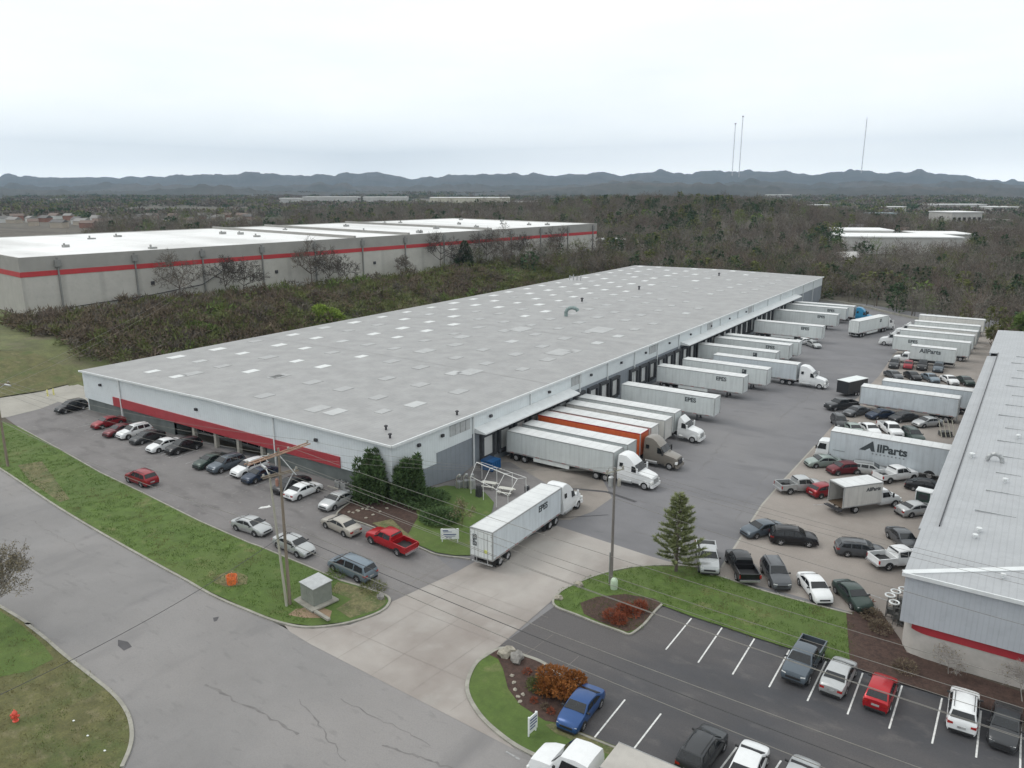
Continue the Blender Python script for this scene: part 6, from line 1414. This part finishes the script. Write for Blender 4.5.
def proto_bush(seed, n=70, h=3, w=2.2, wd=.12, ln=.9):
    rng = random.Random(seed); return slivers(n, rng, ell(w, h * .5, h * .5, .3, mklumps(rng, 5)), ln, wd, .7, .4)

def scatter(name, items, mats, label, cat_='woodland'):
    """items: (proto (v,f), x, y, z, scale, rot, mat index) joined into ONE mesh"""
    VV, FF, MI, o = [], [], [], 0
    for (v, f), x, y, z, s, r, mi in items:
        c, sn = math.cos(r), math.sin(r); q = np.empty_like(v); q[:, 0] = (v[:, 0] * c - v[:, 1] * sn) * s + x; q[:, 1] = (v[:, 0] * sn + v[:, 1] * c) * s + y; q[:, 2] = v[:, 2] * s + z
        VV.append(q); FF.append(f + o); o += len(v); MI.append(np.full(len(f), mi, dtype=np.int32))
    VV = np.concatenate(VV).astype(np.float32); FF = np.concatenate(FF).astype(np.int32); MI = np.concatenate(MI)
    me = bpy.data.meshes.new(name); me.vertices.add(len(VV)); me.vertices.foreach_set('co', VV.ravel()); me.loops.add(FF.size); me.loops.foreach_set('vertex_index', FF.ravel())
    me.polygons.add(len(FF)); me.polygons.foreach_set('loop_start', np.arange(0, FF.size, 3, dtype=np.int32)); me.polygons.foreach_set('material_index', MI)
    for m_ in mats: me.materials.append(m_)
    me.update(calc_edges=True); me.validate(); o_ = link(name, me); return tag(o_, label, cat_, None, 'stuff')

rng = random.Random(21)
PB = [proto_bare(i) for i in range(8)]; PE = [proto_ever(i + 20) for i in range(4)]; PD = [proto_ever(i + 30, 120, 7.5, 3.0, False) for i in range(3)]
PU = [proto_bush(i + 40) for i in range(6)]
wmats = [V['twig'], V['twig2'], V['twig3'], V['olive'], V['dark'], V['green']]
def inside_blocked(x, y):
    if -78 < x < 118 and -70 < y < 208 and not (x + y > 213 and x > 6 and y > 165) and not (x > 53.5 and y > 132): return True
    # big warehouse footprint
    d = Vector((x, y)) - A_; u_ = d.x * math.cos(ang) + d.y * math.sin(ang); v_ = -d.x * math.sin(ang) + d.y * math.cos(ang)
    if -14 < u_ < LB + 8 and -5 < v_ < WB + 12: return True
    D, L_ = depth_lat(x, y)
    px = 512 + L_ / max(D, 1) * FPX
    if 398 < D < 500 and 838 < px < 965: return True           # valley warehouse lot
    if 330 < D < 375 and 840 < px < 885: return True
    if px > 820 and 375 <= D < 415: return noise.noise((x * .03, y * .03, 4)) > .05
    return False
def kind_of(x, y, D, px):
    n1 = noise.noise((x * .012, y * .012, 0)); n2 = noise.noise((x * .03, y * .03, 7))
    ev = .04 + .5 * max(0, n1 * 1.1) + (.35 if (590 < px < 770 and (D > 380 and D < 640) and n2 > -.1) else 0) + (.35 if 620 < px < 760 and D < 345 else 0) + (.6 if 800 < px < 865 and 375 < D < 470 else 0)
    if rng.random() < ev * .8: return 'e'
    if rng.random() < .07 + .2 * max(0, n2): return 'o'
    return 'b'
near, farr_ = [], []
def put(x, y, D, px, lst, s):
    k = kind_of(x, y, D, px); z = ht(x, y) - .3; r = rng.uniform(0, 6.3)
    if k == 'e': P_ = rng.choice(PE + PD); mi = 4 if rng.random() < .75 else 3
    elif k == 'o': P_ = rng.choice(PD + PB); mi = 3 if rng.random() < .8 else 5
    else: P_ = rng.choice(PB); mi = rng.choice([0, 0, 1, 1, 2])
    lst.append((P_, x, y, z, s, r, mi))
D = 285.0
while D < 800:
    step = 5.6 + (D - 285) * .006
    x0_ = -340 * D / 780 - 40; x1_ = 560 * D / 780 + 60; L_ = x0_
    while L_ < x1_:
        l = L_ + rng.uniform(-.5, .5) * step; d = D + rng.uniform(-.5, .5) * step; p = Vector((CAM.x, CAM.y)) + Vector((FW.x, FW.y)) * d + Vector((RT.x, RT.y)) * l; px = 512 + l / d * FPX
        okp = not inside_blocked(p.x, p.y)
        if okp and (d > 560 and px < 560) and rng.random() < .3: okp = False
        if okp and d > 575 and px < 300 and rng.random() < .72: okp = False
        if okp: put(p.x, p.y, d, px, near, rng.uniform(.75, 1.25) * (1.15 if d > 450 else 1))
        L_ += step
    D += step
# right behind the yard and the right building
for _ in range(900):
    x = rng.uniform(67, 220); y = rng.uniform(40, 330)
    if y < 210 and x < 118: continue
    put(x, y, 200, 980, near, rng.uniform(.8, 1.2))
for _ in range(900):
    x = rng.uniform(-4, 120); y = rng.uniform(132, 280)
    if inside_blocked(x, y) or (y < 206 and x < 6): continue
    put(x, y, 260, 800 if rng.random() < .6 else 700, near, rng.uniform(.7, 1.1))
for _ in range(40):
    put(rng.uniform(53, 66), rng.uniform(132, 205), 220, 980, near, rng.uniform(.6, .9))
scatter('woodland', near, wmats, 'mixed bare brown and evergreen woods filling the middle distance')
# far canopy, larger low-poly crowns
PF = []
for i in range(6):
    r_ = random.Random(60 + i); PF.append(slivers(34, r_, ell(9, 3.2, 3.4, .3, mklumps(r_, 5)), 2.6, 1.1, .7, .3))
D = 800.0
while D < 3300:
    step = 17 + (D - 800) * .004 + max(0, D - 1900) * .012; l0 = -570 * D / 780; l1 = 570 * D / 780; L_ = l0
    while L_ < l1:
        l = L_ + rng.uniform(-.5, .5) * step; d = D + rng.uniform(-.5, .5) * step; p = Vector((CAM.x, CAM.y)) + Vector((FW.x, FW.y)) * d + Vector((RT.x, RT.y)) * l
        n1 = noise.noise((p.x * .004, p.y * .004, 2))
        if 1300 < d < 1760 and 280 < 512 + l / d * FPX < 540: n1 -= .5
        if n1 > -.22: farr_.append((rng.choice(PF), p.x, p.y, ht(p.x, p.y) - 1, rng.uniform(.8, 1.3) * (1 + max(0, D - 1900) / 2600), rng.uniform(0, 6.3), rng.choice([0, 0, 1, 2, 3, 4]) if n1 < .15 else rng.choice([0, 1, 4, 4, 3])))
        L_ += step
    D += step
scatter('woodland', farr_, wmats, 'far woods and hedgerows reaching to the hills')
# brush on the slope between the two warehouses
br = []; bmats = [V['brush'], V['twig'], V['twig3'], V['brushg'], V['olive'], V['green'], V['dark']]
for _ in range(5800):
    x = rng.uniform(-150, -70); y = rng.uniform(6, 262)
    if (x > -77 and y < 14) or y < 15.5 + (1.5 if x < -115 else 0) - (x + 132) * .07: continue
    d = Vector((x, y)) - A_; v_ = -d.x * math.sin(ang) + d.y * math.cos(ang)
    if v_ > -3.5: continue
    D_, L_ = depth_lat(x, y); px = 512 + L_ / D_ * FPX
    n1 = noise.noise((x * .035, y * .035, 3)); n2 = noise.noise((x * .09, y * .09, 8))
    if n1 > .12 and x < -78 and rng.random() < .6: continue
    if rng.random() < .0: continue           # grassy gaps
    mi = rng.choice([0, 0, 1, 2, 0, 3, 4]) if n1 < -.12 else rng.choice([3, 4, 3, 0, 1])
    if n2 > .35: mi = 5 if rng.random() < .5 else 4
    s = rng.uniform(.5, 1.25) * (1.0 if x < -85 else .8) * (.9 if y < 45 else 1)
    br.append((rng.choice(PU), x, y, ht(x, y) - .2, s, rng.uniform(0, 6.3), mi))
for _ in range(950):
    x = rng.uniform(-140, -76); y = rng.uniform(15, 62)
    if y < 16.5 - (x + 132) * .06 + 1.5 * noise.noise((x * .1, 3, 1)): continue
    d = Vector((x, y)) - A_; v_ = -d.x * math.sin(ang) + d.y * math.cos(ang)
    if v_ > -3.5 or noise.noise((x * .05, y * .05, 12)) > .3: continue
    br.append((rng.choice(PU), x, y, ht(x, y) - .1, rng.uniform(.6, 1.2), rng.uniform(0, 6.3), rng.choice([0, 0, 1, 2, 0, 3])))
for _ in range(500):                                    # brush north of both, into the wood
    x = rng.uniform(-90, 5); y = rng.uniform(208, 330)
    if inside_blocked(x, y): continue
    br.append((rng.choice(PU + PB[:3]), x, y, ht(x, y) - .2, rng.uniform(.8, 1.2), rng.uniform(0, 6.3), rng.choice([0, 1, 2, 3, 6])))
scatter('undergrowth', br, bmats, 'brown and olive undergrowth covering the slope between the warehouses', 'undergrowth')

# ---- single trees as things
def branch_tree(h, seed, spread=.5, levels=4, r0=.16, n0=6, twig=.02, up=.35):
    """trunk mesh builder and crown mesh builder of a bare tree"""
    rng = random.Random(seed); T = MB(); Cm = MB()
    def grow(p, d, l, r, lev, mb):
        segs = 3; q = p
        for s in range(segs):
            d2 = (d + Vector((rng.gauss(0, .10), rng.gauss(0, .10), rng.gauss(.03, .06)))).normalized(); q2 = q + d2 * (l / segs); ra = r * (1 - .22 * s); mb.tube(q, q2, ra, ra * .78, 5 if lev < 2 else 3, cap=False); q = q2; d = d2
            if lev < levels and s > 0 or (lev == 0):
                for _ in range(2 if lev else 3):
                    if lev == 0 and s == 0: continue
                    a = rng.uniform(0, 6.28); o = d.orthogonal().normalized(); o.rotate(Matrix.Rotation(a, 3, d)); nd = (d * (1 - spread) + o * spread * 1.5 + Vector((0, 0, up * .4))).normalized()
                    grow(q, nd, l * rng.uniform(.52, .72), max(twig, r * .55), lev + 1, Cm)
        if lev < levels: grow(q, d, l * .6, max(twig, r * .6), lev + 1, Cm)
    grow(Vector((0, 0, -.2)), Vector((0, 0, 1)), h * .5, r0, 0, T)
    return T, Cm
def bare_tree(px, py, h, seed, label, m_=V['twig2'], group=None, levels=3, z=None, loc=None, spread=.5, buds=0, twig=.03, name='bare_tree'):
    p = loc if loc is not None else G(px, py); E = empty(name, p, 0, label, 'tree', group); T, Cm = branch_tree(h, seed, spread, levels, max(.05, h * .016), twig=twig)
    T.build('trunk', V['bark'] if h > 4 else m_, E, fix=False); Cm.build('crown', m_, E, fix=False)
    if buds:
        rr = random.Random(seed); vs = [Cm.v[rr.randrange(len(Cm.v))] for _ in range(buds)]; mb = MB()
        for v in vs:
            v = Vector(v) + Vector((rr.gauss(0, .12), rr.gauss(0, .12), rr.gauss(0, .12))); a = Vector((rr.gauss(0, 1), rr.gauss(0, 1), rr.gauss(0, 1))).normalized() * .10; b = a.orthogonal().normalized() * .06; mb.add([v - b, v + b, v + a], [(0, 1, 2)])
        mb.build('buds', V['bud'], E, fix=False)
    return E
def walldepth(px):
    r_ = (px - 512) / FPX; return 183 + 173 * (r_ * 183 + 114) / (152 - r_ * 173)
def bgpt(px, depth): p = DL(walldepth(px) - 7, px); p.z = ht(p.x, p.y); return p
rows = [(180, 178, 12, 'broad bare tree with dark twigs against the left part of the long wall'), (228, 181, 10, 'slim bare tree just right of the broad one, against the long wall'), (243, 186, 9.5, 'bare tree beside the slim one, third from the left against the wall'),
        (312, 196, 13, 'large spreading bare tree below the roof units of the long wall'), (330, 200, 10, 'bare tree overlapping the right side of the large spreading one'), (347, 204, 8, 'thin straight bare tree on the middle of the long wall'),
        (408, 226, 7, 'low bushy bare tree left of the dark conifer'), (440, 234, 12, 'bare tree immediately left of the dark conifer'), (485, 256, 12, 'bare tree right of the dark conifer'), (504, 264, 13, 'tall bare tree second right of the dark conifer'), (522, 275, 10, 'bare tree third right of the dark conifer'), (560, 300, 12, 'bare tree near the right end of the long wall')]
for i, (px, dp, h, lab) in enumerate(rows): bare_tree(0, 0, h * 1.12, 100 + i, lab, V['wallt'] if i % 3 else V['twig'], 'bare trees along the large warehouse', loc=bgpt(px, dp), twig=.05, levels=4, spread=.58)
def leafy(name, px, py, h, w, seed, n, m_, label, loc=None, shape=None, ln=.5, wd=.16, cz=.55, trunk=True, cat_='tree', rz=.5, shell=.35, up=.2, nl=9):
    p = loc if loc is not None else G(px, py); E = empty(name, p, 0, label, cat_); rng = random.Random(seed)
    sh = shape or ell(w, h * rz, h * cz, shell, mklumps(rng, nl)); v, f = slivers(n, rng, sh, ln, wd, .8, up)
    me = bpy.data.meshes.new('crown'); me.from_pydata(v.tolist(), [], f.tolist()); me.materials.append(m_); link('crown', me, E)
    if trunk:
        mb = MB(); mb.tube((0, 0, -.2), (.05, .05, h * .75), max(.04, h * .018), .03, 8)
        for k in range(8): a = rng.uniform(0, 6.3); z = h * rng.uniform(.2, .6); mb.tube((0, 0, z), (math.cos(a) * w * .7, math.sin(a) * w * .7, z + h * .15), h * .008, .02, 5)
        mb.build('trunk', V['bark'], E)
    return E
def cone_shape(h, w, z0=.05, p=.8, multi=None):
    def sh(rng):
        z = rng.random() ** p; a = rng.uniform(0, 6.3); bump = 1 + .22 * math.sin(a * 3 + z * 9) ; r = w * ((1 - z) ** .75) * bump * math.sqrt(rng.uniform(.25, 1)); return (math.cos(a) * r, math.sin(a) * r, h * (z0 + (1 - z0) * z)), (math.cos(a), math.sin(a), .25)
    return sh
leafy('conifer_tree', 0, 0, 9.5, 3.9, 5, 2600, V['dark'], 'dark cone shaped conifer against the long warehouse wall', loc=bgpt(465, 243), shape=cone_shape(9.8, 4.0), ln=.9, wd=.3)
leafy('flowering_bush', 331, 322, 4.6, 4.6, 8, 4200, V['lime'], 'bright lime green bush on the brushy slope', ln=.5, wd=.16, cat_='bush', cz=.45)
leafy('green_bush', 205, 335, 3.4, 4.0, 9, 1800, V['green'], 'soft green bush on the slope left of the lime bush', ln=.5, wd=.14, cat_='bush', cz=.4)
# two evergreens at the corner: each crown a cluster of columnar leads
def leads(rng0, w, h, n):
    rr = random.Random(rng0); L = []
    for k in range(n): a = rr.uniform(0, 6.3); d = rr.uniform(.1, .75) * w; L.append((math.cos(a) * d, math.sin(a) * d, h * rr.uniform(.62, 1.0) * (1 - .22 * d / w), w * rr.uniform(.24, .38)))
    def sh(rng):
        x, y, hh, r0 = rng.choice(L); z = rng.random() ** .85; a = rng.uniform(0, 6.3); r = r0 * (1 - z ** 4) ** .6 * math.sqrt(rng.uniform(.3, 1)) * (1 + .25 * (z < .5)); return (x + math.cos(a) * r, y + math.sin(a) * r, hh * (.02 + .98 * z)), (math.cos(a), math.sin(a), .6)
    return sh
pc = G(377, 500); leafy('evergreen_tree', 0, 0, 6.9, 2.5, 31, 9500, V['cedar'], 'dense dark evergreen at the warehouse corner, left of the two', loc=Vector((-2.3, -.9, 1.1)), shape=leads(5, 2.45, 6.3, 22), ln=.42, wd=.10, up=.5)
leafy('evergreen_tree', 0, 0, 6.9, 2.3, 33, 9000, V['cedar'], 'dense dark evergreen at the warehouse corner, right of the two', loc=Vector((1.5, 1.3, 1.0)), shape=leads(9, 2.2, 6.1, 20), ln=.42, wd=.10, up=.5)
# low hedge right of them
leafy('hedge', 425, 503, 1.3, 2.6, 35, 2600, V['cedar'], 'low dark hedge between the evergreens and the driveway lawn', shape=ell(2.9, .65, .6, .3), ln=.3, wd=.09, trunk=False, cat_='hedge')
leafy('hedge', 440, 520, 1.0, 2.2, 36, 2000, V['cedar'], 'low dark hedge nearer the white board sign', shape=ell(2.3, .5, .5, .3), ln=.3, wd=.09, trunk=False, cat_='hedge')
bare_tree(462, 528, 3.4, 77, 'small leafing sapling beside the white trailer doors', V['olive'], twig=.02, buds=500)
# lone pine
def pine(px, py, h, w, seed, label):
    p = G(px, py); E = empty('pine_tree', p, 0, label, 'tree'); rng = random.Random(seed); tr = MB(); tr.tube((0, 0, -.1), (0, 0, h * .5), .17, .11, 9).tube((0, 0, h * .5), (0, 0, h), .11, .02, 7); tr.build('trunk', V['bark'], E, 40)
    limb = MB(); vs = []; 
    for k in range(96):
        z = h * (.13 + .85 * (k / 96) ** .95); t_ = 1 - (z / h - .13) / .87; a = k * 2.4 + rng.uniform(-.4, .4); r = w * (.10 + .90 * t_ ** .85) * rng.uniform(.6, 1.12); up_ = rng.uniform(.12, .42)
        pts = [Vector((0, 0, z))]
        for s in range(1, 5): f = s / 4; pts.append(Vector((math.cos(a) * r * f, math.sin(a) * r * f, z + r * up_ * f * f * 1.2)))
        for q0, q1, rr_ in zip(pts, pts[1:], (.05, .04, .03, .02)): limb.tube(q0, q1, rr_, rr_ * .75, 4, cap=False)
        for s in range(int(170 * r / w) + 60):
            f = rng.uniform(.25, 1.0); i = min(3, int(f * 4)); q = pts[i].lerp(pts[i + 1], f * 4 - i); d = (pts[4] - pts[0]).normalized()
            d = (d + Vector((rng.gauss(0, .6), rng.gauss(0, .6), rng.gauss(.3, .4)))).normalized(); o = d.orthogonal(); o.rotate(Matrix.Rotation(rng.uniform(0, 6.3), 3, d)); o = o.normalized() * .045; l = rng.uniform(.25, .55); vs += [q - o, q + o, q + d * l]
    limb.build('limbs', V['bark'], E, fix=False); me = bpy.data.meshes.new('crown'); me.from_pydata([tuple(v) for v in vs], [], [(i, i + 1, i + 2) for i in range(0, len(vs), 3)]); me.materials.append(V['pine']); link('crown', me, E); return E
pine(676, 572, 8.1, 2.8, 3, 'lone loose pine tree on the upper lawn island')
leafy('broadleaf_tree', 0, 0, 9.5, 4.2, 51, 5200, V['green'], 'fresh green tree behind the far corner of the right building', loc=Vector((58.0, 140.0, 0)), ln=.7, wd=.2, cz=.55, rz=.42)
leafy('broadleaf_tree', 0, 0, 7.0, 3.0, 52, 2600, V['olive'], 'olive green smaller tree beside the rear of the far yard trailers', loc=Vector((52.5, 150.0, 0)), ln=.7, wd=.2, cz=.55, rz=.42)
bare_tree(0, 0, 6.8, 210, 'bare budding tree cut by the left edge beside the road', V['twig2'], loc=Vector((G(-6, 640).x, G(-6, 640).y, 1.2)), levels=4, buds=3600, twig=.014, spread=.45)
bare_tree(946, 676, 2.3, 211, 'small pale bare shrub against the block wall of the right building', vmat('pale_twigs', (.30, .28, .26)), levels=4, twig=.010, spread=.62, loc=Vector((56.6, .2, .1)), name='bare_shrub', buds=60)
bare_tree(1018, 706, 3.0, 212, 'pale bare tree at the right edge against the block wall', MATS['pale_twigs'], levels=4, twig=.012, spread=.62, loc=Vector((61.4, -.6, .1)), name='bare_tree', buds=60)
# shrubs of the islands
leafy('orange_shrub', 561, 692, 1.5, 1.55, 61, 4200, V['orange'], 'round rust orange leafy shrub beside the blue sedan', shape=ell(1.75, .85, .85, .55, mklumps(random.Random(4), 9)), ln=.20, wd=.07, cat_='shrub')
leafy('dark_shrub', 537, 689, .8, .8, 62, 900, V['brushg'], 'low dull green shrub left of the orange one', shape=ell(.85, .45, .4, .4), ln=.16, wd=.05, cat_='shrub', trunk=False)
for i, (px, py, s) in enumerate(((527, 674, .5), (545, 709, .45), (534, 703, .4), (551, 714, .4))):
    leafy('mulch_plant', px, py, .4, s, 70 + i, 220, V['rust'] if i != 1 else V['brush'], ['small dark dormant plant near the grey boulder', 'small dormant plant in front of the orange shrub', 'small rusty plant in the middle of the lower mulch', 'small rusty plant nearest the blue sedan'][i], shape=ell(s * .7, .25, .2, .3), ln=.14, wd=.03, cat_='plant', trunk=False)
for i, (px, py, s) in enumerate(((612, 620, 1.0), (624, 613, .9), (632, 616, .95), (619, 624, .8), (640, 611, .8))):
    leafy('rusty_shrub', px, py, .9, s, 80 + i, 620, V['rust'], ['rusty red twiggy shrub at the left of the kerbed mulch bed', 'rusty red shrub at the top of the kerbed bed cluster', 'rusty red shrub right of centre in the kerbed bed', 'rusty red shrub nearest the kerb tip', 'rusty red shrub at the right of the kerbed bed'][i], shape=ell(s * .8, .45, .42, .3), ln=.30, wd=.028, cat_='shrub')
for i, (px, py) in enumerate(((862, 606), (872, 620), (880, 632), (905, 672))):
    leafy('dark_plant', px, py, .7, .8, 90 + i, 500, V['rust'] if i == 0 else V['brush'], ['purple brown shrub in front of the black green sedan', 'dark plant in the mulch strip below the scrap heap', 'dark plant in the mulch strip near the block wall corner', 'dark plant in the mulch strip behind the red hatchback'][i], shape=ell(.95, .5, .45, .3), ln=.2, wd=.04, cat_='plant', trunk=False)
leafy('reed_clump', 373, 590, .7, 1.0, 95, 500, V['olive'], 'yellowish weed clump at the tip of the front lot corner', shape=ell(1.2, .3, .25, .2), ln=.35, wd=.03, cat_='plant', trunk=False)
leafy('reed_clump', 338, 575, .7, 1.0, 96, 400, V['green'], 'green weed clump beside the utility cabinet', shape=ell(1.1, .3, .25, .2), ln=.35, wd=.03, cat_='plant', trunk=False)
# short grass blades on the near lawns
def tufts(poly, n, name, m_, seed, lab):
    rng = random.Random(seed); xs = [p.x for p in poly]; ys = [p.y for p in poly]; it = []; P_ = []
    for i in range(4): r_ = random.Random(i + seed); P_.append(slivers(9, r_, lambda r: ((r.uniform(-.25, .25), r.uniform(-.25, .25), 0), (0, 0, 1)), .10, .018, .4, .8))
    def inp(x, y):
        c = False; j = len(poly) - 1
        for i in range(len(poly)):
            a, b = poly[i], poly[j]
            if (a.y > y) != (b.y > y) and x < (b.x - a.x) * (y - a.y) / (b.y - a.y) + a.x: c = not c
            j = i
        return c
    k = 0
    while k < n:
        x = rng.uniform(min(xs), max(xs)); y = rng.uniform(min(ys), max(ys))
        if not inp(x, y): k += .2; continue
        if noise.noise((x * .6, y * .6, 2)) < -.25: k += .5; continue
        it.append((rng.choice(P_), x, y, ht(x, y) + .09, rng.uniform(.7, 1.5), rng.uniform(0, 6.3), 0 if noise.noise((x * .35, y * .35, 9)) < .18 else 1)); k += 1
    scatter(name, it, m_, lab, 'grass')
gA = vmat('grass_blades', (.085, .14, .028), .3, 1.2); gB = vmat('dry_grass_blades', (.17, .16, .07), .3, 1.2)
tufts([Vector(p) for p in P((-5, 466), (60, 506), (130, 547), (200, 586), (250, 609), (283, 621), (312, 625), (345, 580), (310, 570), (250, 546), (200, 524), (140, 494), (60, 452), (0, 424))], 3800, 'grass', [gA, gB], 1, 'short green grass tufts on the front lawn')
tufts([Vector(p) for p in rk_bot] + [Vector((14, -50)), Vector((-40, -50)), Vector((-45, -37))], 2600, 'grass', [gB, gA], 2, 'dry patchy grass tufts on the bottom left lawn')
tufts([Vector(p) for p in isl + isl_low], 2200, 'grass', [gA, gB], 3, 'short green grass tufts on the upper island')
